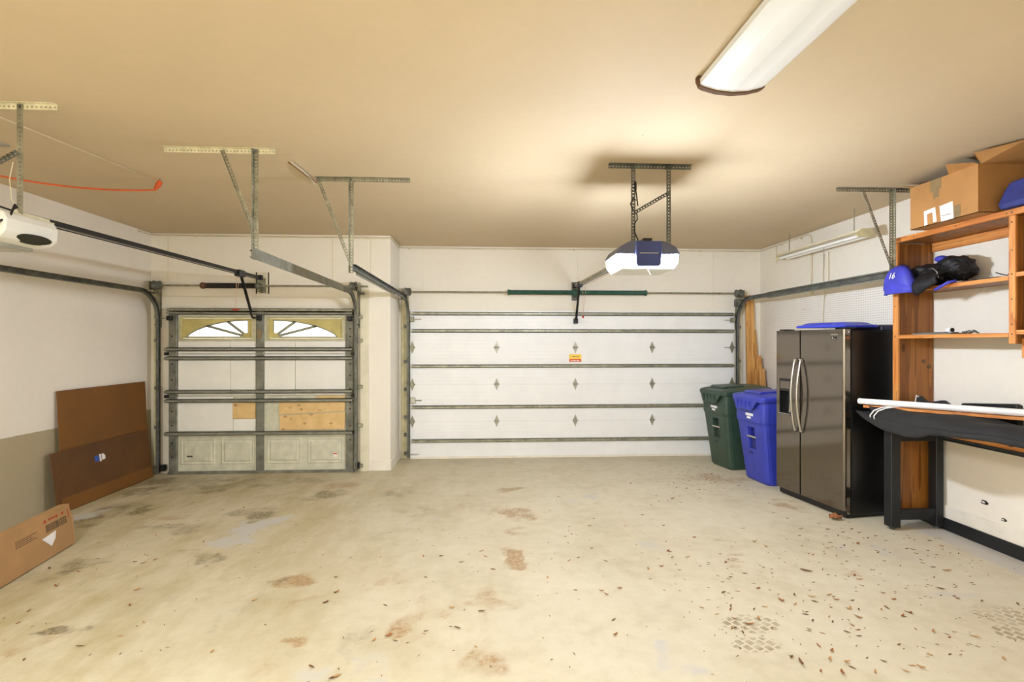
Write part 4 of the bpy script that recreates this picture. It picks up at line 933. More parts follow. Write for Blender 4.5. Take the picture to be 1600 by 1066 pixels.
# ================================================================== RIGHT: BINS
def bin_(label, near, ang, body, dark, z_top):
    T = Matrix.Translation((near[0], near[1], 0)) @ Matrix.Rotation(ang, 4, 'Z')
    t = thing('wheelie_bin', label, 'bin', (near[0] + .33, near[1] + .28, 0))
    Wd, Dp = .56, .66
    # body: rounded loops with a pocket cut in the front face (front = -x)
    py0, py1, pz0, pz1 = .20, .33, .40, .66
    def loop(x0, x1, y0, y1, r, z):
        o = []
        for cx, cy, a in ((x1 - r, y1 - r, 0), (x0 + r * .7, y1 - r * .7, 90)):
            rr = r if a == 0 else r * .7
            for k in range(4):
                q = math.radians(a + 30 * k); o.append((cx + rr * math.cos(q), cy + rr * math.sin(q), z))
        o.append((x0, py1, z)); o.append((x0, py0, z))
        for cx, cy, a, rr in ((x0 + r * .7, y0 + r * .7, 180, r * .7), (x1 - r, y0 + r, 270, r)):
            for k in range(4):
                q = math.radians(a + 30 * k); o.append((cx + rr * math.cos(q), cy + rr * math.sin(q), z))
        return o
    x_at = lambda z: .115 - .085 * z / .7
    B = MB(T); zs = [0.0, .03, pz0, pz1, .70]
    L = [loop(x_at(z) + (.02 if z == 0 else 0), .60 + .05 * z, .055 - .045 * z / .7, Wd - .055 + .045 * z / .7, .09, z) for z in zs]
    L.append(loop(.015, .655, 0, Wd, .09, .74)); L.append(loop(.012, .66, -.004, Wd + .004, .09, .985))
    ids = [B.pts(l) for l in L]; n = len(L[0]); fp = 8
    for q, (u, w) in enumerate(zip(ids, ids[1:])):
        for k in range(n):
            if q == 2 and k == fp: continue
            B.f.append([u + k, u + (k + 1) % n, w + (k + 1) % n, w + k])
    B.f.append([ids[0] + k for k in range(n)][::-1])
    B.f.append([ids[-1] + k for k in range(n)])
    # the recessed pocket
    c = [L[2][fp], L[2][fp + 1], L[3][fp + 1], L[3][fp]]; dp = [(x + .05, y, z) for x, y, z in c]
    i = B.pts(c + dp)
    for k in range(4): B.f.append([i + k, i + (k + 1) % 4, i + 4 + (k + 1) % 4, i + 4 + k])
    B.f.append([i + 4, i + 5, i + 6, i + 7])
    B.build('body', body, t, bevel=.006, seg=2)
    MB(T).box(x_at(.5) + .03, x_at(.5) + .052, py0 + .002, py1 - .002, pz0 + .004, pz1 - .004).build('pocket', dark, t)
    xb = x_at(.56)
    MB(T).cyl((xb + .008, py0 - .02, .545), (xb + .008, py1 + .02, .545), .012, 10).build('lift_bar', 'chrome', t)
    MB(T).box(x_at(.38) - .002, x_at(.38) + .02, .27, .335, .33, .365).build('latch_notch', dark, t, bevel=.004)
    b = MB(T)
    for y in (.10, Wd - .10): b.prism([(.02, .0), (.0, .0)], 'y', 0, 0) if False else b.box(.30, .31, y - .005, y + .005, .74, .97)
    for x in (.25, .45): b.box(x, x + .012, -.010, .0, .80, .98); b.box(x, x + .012, Wd, Wd + .010, .80, .98)
    b.build('stiffening_rib', dark, t, merge=False)
    # lid: rim, dome and the draped front skirt
    Lm = []
    for ins, z in ((-.02, .975), (-.028, 1.02), (-.012, 1.04), (.03, 1.055), (.12, 1.07)):
        Lm.append([(x, y, z + .03 * (x / Dp)) for x, y in rrect(-.005 + ins, .70 - ins * .5, ins, Wd - ins, .07, 4)])
    lid = MB(T).rings(Lm).build('lid', body, t, bevel=.004)
    MB(T).prism([(.04, 1.005), (Wd - .04, 1.005), (Wd - .10, .87), (.16, .87)], 'x', -.034, -.012).build('lid_skirt', body, lid, bevel=.006, seg=2)
    b = MB(T)
    for y in (.18, .26, .34, .42): b.prism([(-.0345, .875), (-.050, .97), (-.0345, .99)], 'y', y - .004, y + .004)
    b.build('skirt_rib', body, lid, merge=False)
    MB(T).prism([(.05, 1.066), (.09, 1.092), (.36, 1.104), (.40, 1.08)], 'y', .12, Wd - .12).build('lid_hump', body, lid, bevel=.01, seg=2)
    # white printing on the front
    b = MB(T)
    for y, w, z, hh in ((.30, .022, .80, .03), (.27, .022, .80, .03), (.24, .022, .80, .03), (.21, .022, .80, .03), (.18, .022, .80, .03)): b.box(.004, .010, y, y + w, z, z + hh)
    for y, w in ((.275, .02), (.25, .02), (.225, .02)): b.box(.004, .010, y, y + w, .765, .79)
    b.build('white_lettering', 'paper', t, merge=False)
    for y in (.03, Wd - .09): MB(T).cyl((.62, y, .11), (.62, y + .06, .11), .11, 18).build('wheel', 'black_plastic', t)
    MB(T).cyl((.72, .06, .96), (.72, Wd - .06, .96), .014, 8).build('handle', body, t)
    b = MB(T)
    for y in (.06, Wd - .06): b.beam((.65, y, .96), (.725, y, .96), .02, .02)
    b.build('handle_bracket', body, t, merge=False)
    return t
bin_('dark green wheeled bin standing by the wide door', (3.085, 6.45), math.radians(8), 'bin_green', 'bin_green_dark', 1.05)
bin_('bright blue wheeled bin between the green bin and the fridge', (3.165, 5.70), math.radians(6), 'bin_blue', 'bin_blue_dark', 1.05)

# ================================================================== FRIDGE
fx, fy = Vector((-.1427, .9898, 0)), Vector((.9898, .1427, 0))
T = Matrix(((fx.x, fy.x, 0, 3.38), (fx.y, fy.y, 0, 4.655), (0, 0, 1, 0), (0, 0, 0, 1)))
fr = thing('fridge', 'black side-by-side fridge freezer with curved steel handles', 'fridge', (3.7, 5.1, 0))
MB(T).box(.004, .905, .085, .72, .035, 1.785).build('cabinet', 'fridge_side', fr, bevel=.008, seg=2)
MB(T).box(.03, .88, .05, .70, 0.0, .034).box(.01, .90, .035, .10, .012, .07).build('base_grille', 'black_plastic', fr, merge=False)
def fdoor(x0, x1, z0=.075, z1=1.80):
    return MB(T).prism([(x0 + .002, .072), (x0 + .002, .012), (x0 + .014, 0), (x1 - .014, 0), (x1 - .002, .012), (x1 - .002, .072)], 'z', z0, z1)
dn = fdoor(0, .5615).build('door', 'fridge', fr, bevel=.003, seg=2)
df = MB(T)
# freezer door is built round the dispenser opening
ox0, ox1, oz0, oz1 = .685, .865, .885, 1.28
x0, x1 = .5645, .909
df.box(x0, ox0, 0, .072, .075, 1.80).box(ox1, x1, 0, .072, .075, 1.80).box(ox0, ox1, 0, .072, .075, oz0).box(ox0, ox1, 0, .072, oz1, 1.80)
df = df.build('door', 'fridge', fr, merge=True)
b = MB(T).box(ox0, ox1, .058, .0715, oz0, oz1).box(ox0, ox0 + .006, .002, .06, oz0, oz1).box(ox1 - .006, ox1, .002, .06, oz0, oz1).box(ox0, ox1, .002, .06, oz0, oz0 + .008).build('dispenser_recess', 'steel_dark_panel', df, merge=False)
MB(T).box(ox0 + .002, ox1 - .002, -.003, .05, 1.14, oz1 - .002).build('dispenser_panel', 'steel_dark_panel', df, bevel=.004)
MB(T).box(ox0 + .02, ox1 - .02, -.004, -.0025, 1.17, 1.25).build('display', 'fridge', df)
MB(T).beam((ox0 + .06, .03, .91), (ox0 + .03, .02, 1.06), .018, .006, (0, 1, 0)).build('paddle', 'chrome', df)
MB(T).box(ox0 + .006, ox1 - .006, -.012, .05, oz0 + .0085, oz0 + .016).build('drip_tray', 'chrome', df)
for x, d in ((.525, dn), (.607, df)):
    pth = [(x, .0, .735), (x, -.022, .745)]
    for k in range(13):
        u = k / 12; pth.append((x, -.022 - .048 * math.sin(math.pi * u), .745 + .745 * u))
    pth += [(x, -.022, 1.49), (x, .0, 1.50)]
    MB(T).tube(pth, .0115, 10).build('handle', 'chrome', d, smooth=True)
b = MB(T)
for i in range(7): b.box(.075 + .012 * i, .084 + .012 * i, -.0015, .0005, 1.744, 1.754)
b.build('badge', 'chrome', dn, merge=False)
b = MB(T).box(.085, .15, -.0015, .0005, 1.70, 1.728).build('emblem', 'steel_dark_panel', dn)
MB(T).box(.125, .142, -.003, -.001, 1.704, 1.724).box(.095, .12, -.003, -.001, 1.704, 1.71).build('emblem_mark', 'chrome', b, merge=False)
b = MB(T).box(.02, .09, .02, .16, 1.802, 1.815).box(.82, .89, .02, .16, 1.802, 1.815).build('hinge_cover', 'fridge_side', fr, merge=False, bevel=.003)
MB(T).cyl((-.001, .05, 1.77), (.004, .05, 1.77), .006, 8).build('hinge_pin', 'paper', fr)
MB(T).cyl((.0, .05, .055), (.02, .05, .055), .012, 8).build('lower_hinge', 'galv', fr)
# lid lying on the fridge
t = thing('storage_lid', 'blue plastic storage lid lying on top of the fridge', 'lid', (3.7, 5.1, 1.816))
Ls = []
for ins, z in ((.0, 1.817), (-.006, 1.825), (0, 1.842), (.035, 1.850), (.06, 1.866), (.09, 1.872)):
    Ls.append([(x, y, z + .01 * (x - .1)) for x, y in rrect(.03 + ins, .66 - ins, .02 + ins, .44 - ins, .05, 4)])
MB(T).rings(Ls).build('shell', 'lid_blue', t, bevel=.003)
o = MB(T).rings([[(x, y, z) for x, y in rrect(.03 + i, .60 - i, .45 + i, .70 - i, .03, 3)] for i, z in ((0, 1.789), (0, 1.83), (.02, 1.845))]).build('tray', 'navy_lid', None, bevel=.003)
tag(o, 'dark navy tray at the back of the fridge top beside the blue lid', 'tray')

# ================================================================== LUMBER AND PEGBOARD
def plank(label, bot, top, w, th, yaw=0, cut=None):
    """board leaning in the corner: bot / top are its centre lines"""
    b = MB(); d = Vector(top) - Vector(bot); z = d.normalized()
    xx = Vector((math.cos(yaw), math.sin(yaw), 0)); xx = (xx - z * xx.dot(z)).normalized(); yy = z.cross(xx)
    P = lambda a, c, e: Vector(bot) + xx * a + yy * c + z * e
    L = d.length
    pts = [P(-w / 2, -th / 2, 0), P(w / 2, -th / 2, 0), P(w / 2, th / 2, 0), P(-w / 2, th / 2, 0)]
    k = cut or 0
    pts2 = [P(-w / 2, -th / 2, L), P(w / 2, -th / 2, L - k), P(w / 2, th / 2, L - k), P(-w / 2, th / 2, L)]
    b.rings([pts, pts2])
    o = b.build('plank', 'stud', None, bevel=.003)
    zmin = min(p.z for p in b.v); o.location.z += 0
    return tag(o, label, 'plank', 'planks leaning in the far right corner')
plank('tallest pine plank standing in the corner by the wide door track', (3.905, 7.30, .004), (3.925, 7.42, 2.375), .125, .035)
plank('narrow dark-edged plank leaning right of the tallest plank', (4.045, 7.28, .004), (4.00, 7.43, 1.86), .05, .03)
plank('short plank leaning at the right end of the lumber', (4.055, 7.17, .004), (4.01, 7.33, 1.50), .07, .035, 0, .03)
plank('shortest front plank of the lumber in the corner', (4.03, 7.08, .004), (3.99, 7.20, 1.28), .075, .035, 0, -.02)
plank('slim front plank next to the tallest plank', (3.965, 7.17, .004), (3.945, 7.27, 1.29), .055, .035, .1, .02)
o = MB().box(RX - .008, RX - .0005, 4.56, 7.36, .75, 2.26).build('pegboard', 'peg_white', None, bevel=.001)
tag(o, 'white pegboard fixed to the right wall behind the fridge', 'pegboard')
for y, z in ((5.18, 1.86), (6.4, 2.1), (6.9, 1.8)): MB().cyl((RX - .012, y, z), (RX - .006, y, z), .006, 8).build('screw', 'black', o)

# ================================================================== SHELF UNIT
SX, SF = 4.115, 3.755           # back and front
su = thing('shelf_unit', 'tall open pine shelf unit fixed over the workbench', 'shelf', (3.93, 3.2, .15))
def pine(name, x0, x1, y0, y1, z0, z1, m='pine', par=su, label=None): return MB().box(x0, x1, y0, y1, z0, z1).build(name, m, par, bevel=.003, label=label)
YE = 1.55
pine('side_panel', SF + .02, SX, 4.495, 4.515, .08, 2.575, 'ply', label='dark varnished plywood side')
pine('front_post', SF, SF + .02, 4.475, 4.535, .95, 2.575, 'pine_v')
pine('top_board', SF + .022, SX, YE, 4.53, 2.58, 2.60, 'ply')
pine('top_rail', SF, SF + .02, YE, 4.535, 2.58, 2.625)
pine('back_rail', SX - .022, SX, 3.50, 4.49, 2.50, 2.578)
pine('upright', SF, SF + .02, 3.44, 3.487, 1.66, 2.578, 'pine_v')
pine('divider', SF + .022, SX, 3.455, 3.473, 1.66, 2.578, 'ply')
pine('upright', SF + .06, SF + .10, 3.425, 3.452, 1.56, 1.70, 'pine_v')
for z in (2.125, 1.715):
    pine('shelf_board', SF + .022, SX, 3.475, 4.493, z, z + .02, 'ply')
    pine('shelf_edge', SF, SF + .02, 3.489, 4.473, z - .008, z + .024)
    pine('shelf_board', SF + .022, SX, YE, 3.453, z + .02, z + .04, 'ply')
    pine('shelf_edge', SF, SF + .02, YE, 3.438, z + .012, z + .044)
pine('back_panel', SX - .008, SX - .001, YE, 3.452, 1.76, 2.578, 'ply')
pine('divider', SF + .022, SX, 2.30, 2.318, 1.76, 2.578, 'ply')
pine('front_post', SF, SF + .02, 2.29, 2.33, 1.66, 2.578, 'pine_v')
b = MB()
for y, z in ((3.463, 2.53), (3.463, 2.33), (3.463, 2.16), (3.463, 1.98), (3.463, 1.80), (3.463, 1.73), (4.505, 2.3), (4.505, 2.0), (4.505, 1.73), (4.505, 1.72), (4.3, 2.60), (3.9, 2.60), (3.5, 2.60), (3.463, 2.60)):
    b.cyl((SF - .002, y, z), (SF + .002, y, z), .006, 7)
b.build('screw_heads', 'ink_dark', su, kind='stuff', merge=False)
b = MB()
for y, z, r in ((4.494, 1.50, .02), (4.494, 1.45, .02)):
    b.tube([(4.0 + (1.52 - z) * 1.0, y - .0008, z), (4.0 + (1.52 - z) * 1.0, y, z)], [r, r], 8)
b.build('knot', 'ink_dark', su, merge=False)

# carton on top of the shelf
bx = thing('moving_carton', 'big open cardboard carton with grey tape on top of the shelf', 'box', (3.86, 3.87, 2.626))
x0, x1, y0, y1, z0, z1 = 3.62, 4.08, 3.58, 4.18, 2.627, 2.985
t_ = .006
b = MB().box(x0, x0 + t_, y0, y1, z0, z1).box(x1 - t_, x1, y0, y1, z0, z1).box(x0 + t_, x1 - t_, y0, y0 + t_, z0, z1).box(x0 + t_, x1 - t_, y1 - t_, y1, z0, z1).box(x0, x1, y0, y1, z0 - .0005, z0 + t_)
b.build('body', 'carton', bx, merge=False)
def flap(ps, n='flap'):
    P = [Vector(p) for p in ps]; nn = (P[1] - P[0]).cross(P[2] - P[0]).normalized() * .004
    MB().rings([[p for p in P], [p + nn for p in P]]).build(n, 'carton', bx)
flap([(x0, y0 + .005, z1), (x0, y0 + .24, z1), (x0 - .13, y0 + .13, z1 + .035), (x0 - .02, y0 + .01, z1 + .010)])
flap([(x0 + .02, y0, z1), (x1 - .01, y0, z1), (x1 - .08, y0 - .30, z1 + .05), (x0 + .05, y0 - .30, z1 + .065), (x0 - .08, y0 - .045, z1 + .062)])
flap([(x0 + .02, y1, z1), (x1 - .01, y1, z1), (x1 - .02, y1 + .15, z1 + .06), (x0 + .04, y1 + .15, z1 + .06)])
def on_box(name, m, pts, d=.0015, off=0): return MB().prism(pts, 'x', x0 - d - off, x0 - off - .0002).build(name, m, bx)
on_box('tape', 'tape', [(3.985, z1), (3.885, z1), (3.885, z1 - .085), (3.905, z1 - .085), (3.905, z1 - .15), (3.935, z1 - .145), (3.955, z1 - .16), (3.955, z1 - .10), (3.985, z1 - .095)])
on_box('tape', 'tape', [(3.775, z0 + .10), (3.72, z0 + .10), (3.72, z0 + .01), (3.775, z0 + .01)])
o = on_box('paper_label', 'paper', [(3.90, z0 + .13), (3.785, z0 + .14), (3.775, z0 + .005), (3.885, z0 + .003)])
on_box('paper_label', 'paper', [(4.045, z0 + .125), (3.94, z0 + .135), (3.925, z0 + .015), (3.955, z0 + .015), (3.965, z0 + .10), (4.015, z0 + .095), (4.01, z0 + .008), (4.04, z0 + .005)])
MB().box(x0 - .0025, x0 - .0012, 3.80, 3.88, z0 + .045, z0 + .050).build('label_line', 'tape', o)

def blob(c, r, seed, amp, sub=4, pw=1.0):
    bm = bmesh.new(); bmesh.ops.create_icosphere(bm, subdivisions=sub, radius=1)
    b = MB()
    for v in bm.verts:
        p = v.co.copy()
        if pw != 1: p = Vector([math.copysign(abs(q) ** pw, q) for q in p])
        k = 1 + amp * noise.noise(p * 1.9 + Vector((seed, 3 * seed, 0))) + amp * .45 * noise.noise(p * 5 + Vector((seed, 0, seed)))
        b.v.append(Vector((c[0] + r[0] * p.x * k, c[1] + r[1] * p.y * k, c[2] + r[2] * p.z * k)))
    b.f = [[v.index for v in f.verts] for f in bm.faces]; bm.free()
    return b
def clampz(b, z):
    for v in b.v: v.z = max(v.z, z)
    return b
# blue tote beside the carton
L = []
for ins, z in ((.0, 2.628), (-.008, 2.66), (.03, 2.77), (.055, 2.815), (.10, 2.832)):
    L.append([(x + .006 * math.sin(y * 23 + z * 40), y + .012 * math.sin(x * 19 + z * 30) + .25 * ins, z + .012 * math.sin(y * 9)) for x, y in rrect(3.71 + ins * .5, 4.08 - ins * .4, 2.90 + ins, 3.535 - ins, .05, 4)])
o = MB().rings(L).build('tote_bag', 'tote', None, bevel=.008, seg=2)
tag(o, 'blue cloth bag beside the carton on top of the shelf', 'bag')

# sports bag on the upper shelf
sb = thing('sports_bag', 'black and royal blue sports bag numbered 16 hanging over the shelf edge', 'bag', (3.85, 4.2, 2.15))
# body: black nylon heaped on the shelf
b = clampz(blob((3.90, 4.27, 2.25), (.17, .195, .105), 5.1, .22, 5), 2.152)
b.build('body', 'bag_black', sb, smooth=True, merge=False)
clampz(blob((3.95, 4.11, 2.29), (.12, .15, .115), 8.3, .2, 5), 2.152).build('shoulder', 'bag_black', sb, smooth=True, merge=False)
blob((3.89, 4.17, 2.385), (.045, .05, .028), 3.3, .15, 3).build('blue_patch', 'bag_blue', sb, smooth=True, merge=False, label='royal blue patch')
# front flap: blue domed pocket facing the room
P = []
for i in range(17):
    u = i / 16
    row = []
    for j in range(15):
        v = j / 14
        yy = 4.535 - .33 * u
        top = 2.10 + .255 * (1 - abs(2 * u - 1) ** 2.6) ** .55 + .012 * u
        top = max(top, 2.19)
        zz = 2.105 + (top - 2.105) * v
        bul = (max(0, 1 - abs(2 * u - 1) ** 3)) ** .5 * (max(0, 1 - v ** 4)) ** .5
        xx = 3.688 - .072 * bul + .006 * noise.noise(Vector((yy * 9, zz * 9, 1.3))) + 0
        if v < .35: xx += .012 * math.sin((.35 - v) / .35 * math.pi)
        row.append((xx, yy, zz))
    P.append(row)
o = MB().grid(P).build('front_pocket', 'bag_blue', sb, smooth=True, merge=False, label='royal blue front pocket')
s = o.modifiers.new('thick', 'SOLIDIFY'); s.thickness = .012; s.offset = -1
me = text_mesh('16', .075, .0012, .4); me.materials.append(M['paper'])
tx = bpy.data.objects.new('number_print', me); COL.objects.link(tx); tx.parent = o
tx.matrix_basis = Matrix.Translation(Vector((3.6085, 4.375, 2.26)) - ORG[sb.name]) @ Matrix(((0, 0, -1, 0), (-1, 0, 0, 0), (0, 1, 0, 0), (0, 0, 0, 1)))
# black flap hanging over the edge beside the pocket
P = []
for i in range(13):
    u = i / 12; row = []
    yy = 4.205 - .22 * u
    low = 2.05 + .11 * u ** .8 + (.0 if u > .12 else .04 * (1 - u / .12))
    for j in range(9):
        v = j / 8; zz = low + (2.27 - .02 * u - low) * v
        xx = 3.70 - .035 * math.sin(math.pi * v * .7 + .5) + .012 * noise.noise(Vector((yy * 11, zz * 10, 4.2))) + .10 * v ** 3
        row.append((xx, yy, zz))
    P.append(row)
o = MB().grid(P).build('hanging_flap', 'bag_black', sb, smooth=True, merge=False)
s = o.modifiers.new('thick', 'SOLIDIFY'); s.thickness = .014; s.offset = 1
MB().tube([(3.70, 4.03, 2.105), (3.705, 3.98, 2.125), (3.715, 3.93, 2.152), (3.75, 3.89, 2.165)], .012, 6).build('strap', 'bag_blue', sb, smooth=True)
MB().tube([(3.735, 4.10, 2.29), (3.70, 4.05, 2.285), (3.69, 4.0, 2.25), (3.69, 3.985, 2.20)], .004, 6).build('piping', 'grey_item', sb, smooth=True, label='grey piping')

def item(name, label, cat, mb, m, group=None, **kw):
    return tag(mb.build(name, m, None, **kw), label, cat, group)
item('magazine', 'thin dark magazine lying at the front of the upper shelf', 'magazine', MB().beam((3.83, 3.86, 2.154), (3.85, 3.60, 2.154), .14, .008), 'black', bevel=.001)
item('envelope', 'white envelope tucked under the sports bag on the upper shelf', 'paper', MB().beam((3.86, 4.0, 2.160), (3.90, 3.74, 2.160), .16, .006), 'paper', bevel=.001)
item('curtain_hook', 'dark bent wire hook at the end of the upper shelf', 'hook', MB().tube([(3.79, 3.61, 2.19), (3.78, 3.56, 2.17), (3.77, 3.51, 2.156), (3.765, 3.49, 2.165)], .004, 6), 'black', smooth=True)
cl = thing('clipboard', 'grey metal clipboard lying on the lower shelf', 'clipboard', (3.85, 4.13, 1.742))
MB().beam((3.84, 4.31, 1.745), (3.86, 3.96, 1.745), .20, .008).build('plate', 'grey_item', cl, bevel=.001)
MB().beam((3.84, 4.30, 1.754), (3.86, 4.05, 1.754), .15, .006).build('pad', 'galv_dark', cl, bevel=.001)
o = MB().tube([(3.83, 4.06, 1.772), (3.83, 4.03, 1.773), (3.83, 4.01, 1.773)], [.014, .022, .022], 10).build('tape_roll', 'paper', None)
tag(o, 'little white roll lying on the clipboard', 'roll'); MB().cyl((3.83, 4.008, 1.773), (3.83, 4.004, 1.773), .017, 10).build('roll_core', 'black', o)
b = MB()
for k in range(7):
    y = 3.905 - .018 * k
    b.tube([(3.83 + .012 * math.cos(a), y + .012 * math.sin(a), 1.750 + .012 * ((k * 7) % 3) / 2 + .006 * math.sin(a + k)) for a in [2 * math.pi * q / 8 for q in range(9)]], .0035, 5)
o = item('metal_chain', 'small heap of dark chain links on the lower shelf', 'chain', b, 'galv_dark', merge=False)
item('small_box', 'small white box on the shelf right of the middle upright', 'box', MB().box(3.84, 3.98, 3.30, 3.43, 2.343, 2.365), 'paper', bevel=.002) if False else None
o = MB().box(3.80, 4.10, 3.10, 3.40, 2.166, 2.40)
t = thing('parts_drawer', 'pale plastic parts box on the right-hand shelf', 'box', (3.95, 3.25, 2.17))
MB().box(3.90, 4.10, 2.9, 3.42, 2.1705, 2.36).build('body', 'carton_dark', t, bevel=.004)
MB().box(3.885, 4.10, 2.89, 3.43, 2.361, 2.385).build('lid', 'white_plastic', t, bevel=.004)

# ================================================================== WORKBENCH
BX0 = 3.60
wb = thing('workbench', 'black-legged workbench with an orange pine top along the right wall', 'workbench', (3.86, 3.2, 0))
def bw(name, x0, x1, y0, y1, z0, z1, m='black_wood', label=None): return MB().box(x0, x1, y0, y1, z0, z1).build(name, m, wb, bevel=.005, label=label)
for ya in (4.36, 1.9):
    bw('leg', BX0, BX0 + .09, ya, ya + .09, .025, .925); bw('leg', RX - .10, RX - .031, ya, ya + .09, .025, .925)
    bw('end_rail', BX0 + .091, RX - .101, ya + .005, ya + .04, .09, .185); bw('end_rail', BX0 + .091, RX - .101, ya + .005, ya + .04, .79, .925)
    for x in (BX0 + .045, RX - .065): MB().cyl((x, ya + .045, 0), (x, ya + .045, .0255), .02, 10).build('foot', 'galv_dark', wb)
bw('top', BX0 + .001, RX - .032, 1.75, 4.468, .926, .99, 'pine')
bw('front_rail', BX0 - .022, BX0, 1.75, 4.46, .935, 1.012, 'pine', 'orange pine front rail')
bw('back_apron', RX - .055, RX - .034, 2.0, 4.355, .80, .925)
MB().box(BX0 - .024, BX0 - .002, 1.75, 4.46, .921, .934).build('edge_strip', 'black_wood', wb)

# black cloth heaped on the bench
fb = thing('folded_cover', 'folded black cloth cover with white piping draped over the workbench', 'cloth', (3.75, 3.9, 1.0))
def clothsheet(name, y0, y1, z_low, z_top, xf, xb_, seed, tip, m='fabric_black', amp=.016):
    """a thick fold: hangs at the front (xf), rises to the top and runs back to xb_"""
    P = []; N = 44
    for i in range(N + 1):
        u = i / N; y = y0 + (y1 - y0) * u
        k = min(1, (u / tip)) if u < tip else 1
        k = k ** .6
        endk = 1
        row = []
        zl = z_low(u); prof = [(xf + .03, zl + .012), (xf + .008, zl), (xf, zl + .02), (xf + .004, zl + .05), (xf + .02, (zl + z_top(u)) / 2 + .02), (xf + .06, z_top(u) - .012), (xf + .11, z_top(u)), (xf + .17, z_top(u) + .006), (xf + .24, z_top(u) + .004), (xf + .31, z_top(u) - .002), (xb_, z_top(u) - .006), (xb_ + .01, 1.0)]
        for j, (x, z) in enumerate(prof):
            n1 = noise.noise(Vector((x * 6, y * 3.2, seed))) * amp + noise.noise(Vector((x * 17, y * 9, seed + 4))) * amp * .35
            zz = z_top(u) + (z - z_top(u)) * k
            row.append((x + n1 * .5 + (1 - k) * .02, y, max(zz + n1, zl - .002 if x < BX0 - .02 else .996)))
        P.append(row)
    o = MB().grid(P).build(name, m, fb, smooth=True, merge=False)
    s = o.modifiers.new('thick', 'SOLIDIFY'); s.thickness = .010; s.offset = -1
    s2 = o.modifiers.new('smooth', 'SUBSURF'); s2.levels = s2.render_levels = 1
    return o
def front_line(u, pts):
    for (a, za), (c, zc) in zip(pts, pts[1:]):
        if u <= c: return za + (zc - za) * (u - a) / (c - a)
    return pts[-1][1]
# u runs from the fridge end (y=4.62) towards the viewer (y=2.2)
clothsheet('lower_fold', 4.64, 2.2, lambda u: front_line(u, [(0, 1.02), (.05, .965), (.14, .89), (.25, .88), (.31, .90), (.33, .945), (.5, .98), (1, .99)]), lambda u: 1.030 - .008 * math.sin(u * 20), 3.452, 4.02, 1.3, .04)
clothsheet('upper_fold', 4.52, 2.3, lambda u: front_line(u, [(0, 1.02), (.04, .99), (.11, .955), (.22, .938), (.29, .94), (.32, .95), (.5, .985), (1, .995)]), lambda u: 1.088 + .012 * math.sin(u * 26), 3.478, 3.98, 7.7, .05)
for a, dy in ((0, 0), (1, -.045)):
    MB().tube([(3.472, 4.44 + dy, .985), (3.466, 4.44 + dy, 1.015), (3.486, 4.42 + dy, 1.06), (3.53, 4.38 + dy, 1.092), (3.58, 4.34 + dy, 1.108), (3.66, 4.32 + dy, 1.108)], .006, 6).build('piping', 'paper', fb, smooth=True, label='white piping')
o = MB().prism([(4.47, 1.07), (4.44, 1.19), (4.385, 1.155), (4.33, 1.14), (4.20, 1.175), (4.12, 1.135), (4.10, 1.07)], 'x', 3.91, 3.96).build('rear_fold', 'fabric_black', fb, bevel=.01, seg=2)
MB().tube([(3.905, 4.47, 1.07), (3.905, 4.443, 1.193), (3.905, 4.42, 1.18)], .005, 6).build('piping', 'paper', fb, label='white piping')
o = MB().prism([(4.11, 1.0), (4.11, 1.16), (3.67, 1.205), (3.645, 1.195), (3.64, 1.0)], 'x', 4.0, 4.05).build('seat_pad', 'black', None, bevel=.012, seg=2)
tag(o, 'flat black pad standing against the wall at the back of the bench', 'pad')
o.location.z += 0
# white pipe and wooden strip resting on the cloth
A, Bq = Vector((3.485, 4.60, 1.125)), Vector((4.03, 3.24, 1.165))
o = MB().tube([A, Bq], .027, 18).build('pvc_pipe', 'pvc', None, smooth=False)
tag(o, 'long white plastic pipe lying across the black cloth', 'pipe')
MB().tube([A - (Bq - A).normalized() * .001, A + (Bq - A).normalized() * .002], .021, 14).build('bore', 'galv_light', o)
o = MB().beam(A + Vector((.02, -.04, -.044)), Bq + Vector((-.005, -.03, -.040)), .04, .022).build('wood_strip', 'pine', None, bevel=.002)
tag(o, 'thin pine strip lying just under the white pipe', 'strip')

# ================================================================== LEAVES ON THE FLOOR
def leaf_mesh(L, w, curl, twist, m, seed):
    b = MB(); P = []
    for i in range(7):
        u = i / 6; hw = w * math.sin(math.pi * (u * .9 + .06)) ** .8
        zc = .002 + curl * (u - .5) ** 2 * L * 2.2
        tw = twist * (u - .5)
        row = []
        for s in (-1, 0, 1):
            z = zc + abs(s) * hw * .45 + s * hw * tw
            row.append((L * (u - .5), s * hw + .1 * L * (u - .5) ** 2 * (1 if seed % 2 else -1), max(.0012, z)))
        P.append(row)
    b.grid(P)
    me = bpy.data.meshes.new('leaf'); me.from_pydata(b.v, [], b.f); me.materials.append(M[m])
    me.polygons.foreach_set('use_smooth', [True] * len(me.polygons))
    return me
LM = [leaf_mesh(.050, .0075, .25, .4, 'rust_leaf', 1), leaf_mesh(.056, .008, .12, -.5, 'dark_leaf', 2), leaf_mesh(.045, .010, .3, .2, 'tan_leaf', 3), leaf_mesh(.060, .0065, .15, .6, 'tan_leaf', 4), leaf_mesh(.042, .011, .45, .8, 'rust_leaf', 5), leaf_mesh(.050, .007, .2, 0, 'dark_leaf', 6)]
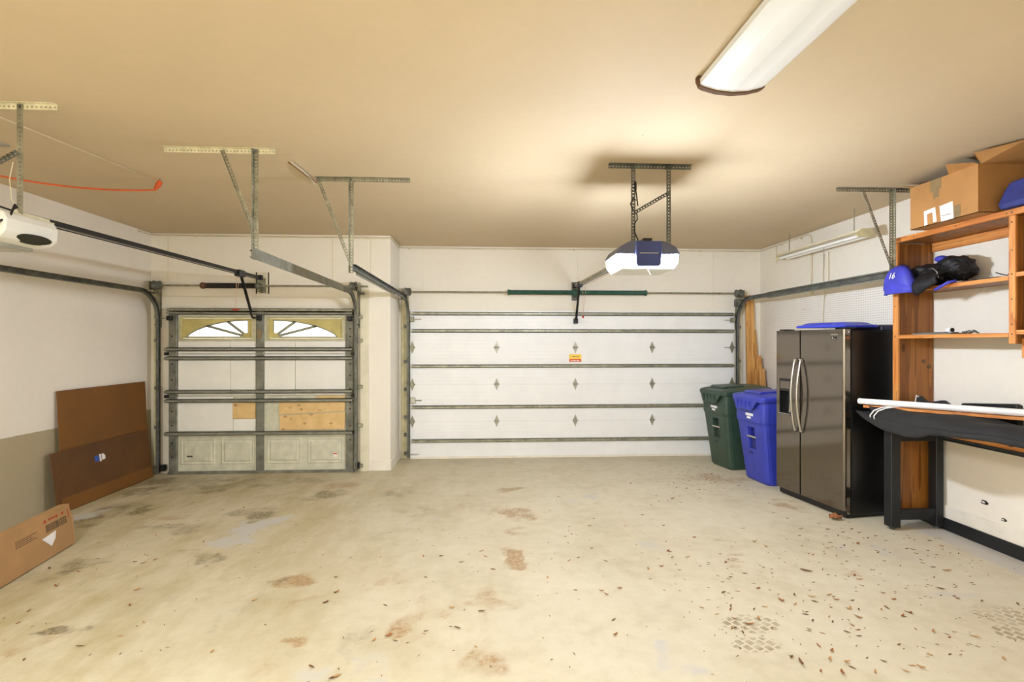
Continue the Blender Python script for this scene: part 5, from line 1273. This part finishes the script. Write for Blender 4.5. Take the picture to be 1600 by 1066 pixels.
for x, y, s in LEAVES:
    me = rnd.choice(LM); o = bpy.data.objects.new('leaf', me); COL.objects.link(o)
    k = .72 * s ** .62 * rnd.uniform(.75, 1.2)
    o.location = (x, y, .0005); o.scale = (k, k, k * rnd.uniform(.8, 1.6)); o.rotation_euler = (0, 0, rnd.uniform(-.9, .9) + (.0 if rnd.random() < .7 else 1.4))
    hue = {'rust_leaf': 'russet', 'tan_leaf': 'tan', 'dark_leaf': 'dark brown'}[[q for q in M if M[q] == me.materials[0]][0]]
    zone = 'left half of the floor' if x < -.7 else 'middle of the floor' if x < .9 else 'floor near the two bins' if y > 5.2 else 'floor in front of the fridge' if y > 4.1 else 'floor before the workbench' if x > 2.6 or y > 3.3 else 'right foreground of the floor'
    tag(o, 'small dry %s leaf lying on the %s' % (hue, zone), 'leaf', '%s leaves on the %s' % (hue, zone))
# the big crumpled leaf at the foot of the fridge
b = MB(); P = []
for i in range(9):
    row = []
    for j in range(7):
        u, v = i / 8 - .5, j / 6 - .5
        hw = .05 * (1 - (2 * u) ** 2 * .75)
        row.append((3.30 + .12 * u, 4.66 + hw * 2 * v, .004 + .05 * abs(v) + .035 * noise.noise(Vector((u * 5, v * 5, 2))) + .02))
    P.append(row)
o = b.grid(P).build('leaf', 'rust_leaf', None, smooth=True)
tag(o, 'large crumpled russet leaf at the near foot of the fridge', 'leaf')
for v in o.data.vertices: pass
o.location.z = .002
# crumbs and leaf litter nobody could count
b = MB()
for x0_, x1_, y0_, y1_, n in ((2.3, 3.3, 5.5, 7.0, 150), (1.2, 3.9, 2.6, 4.3, 190), (-3.2, 1.2, 2.2, 6.0, 160)):
    for k in range(n):
        x, y = rnd.uniform(x0_, x1_), rnd.uniform(y0_, y1_)
        if x > 3.0 and y > 4.5: continue
        L, w, a = rnd.uniform(.006, .018), rnd.uniform(.002, .004), rnd.uniform(0, 3.14)
        c, s = math.cos(a), math.sin(a)
        i = b.pts([(x + c * L, y + s * L, .001), (x - s * w, y + c * w, .003), (x - c * L, y - s * L, .001), (x + s * w, y - c * w, .003)])
        b.f.append([i, i + 1, i + 2, i + 3])
o = b.build('leaf_litter', 'dark_leaf', None, merge=False, kind='stuff')
tag(o, 'fine crumbs of broken leaf scattered over the concrete', 'litter')
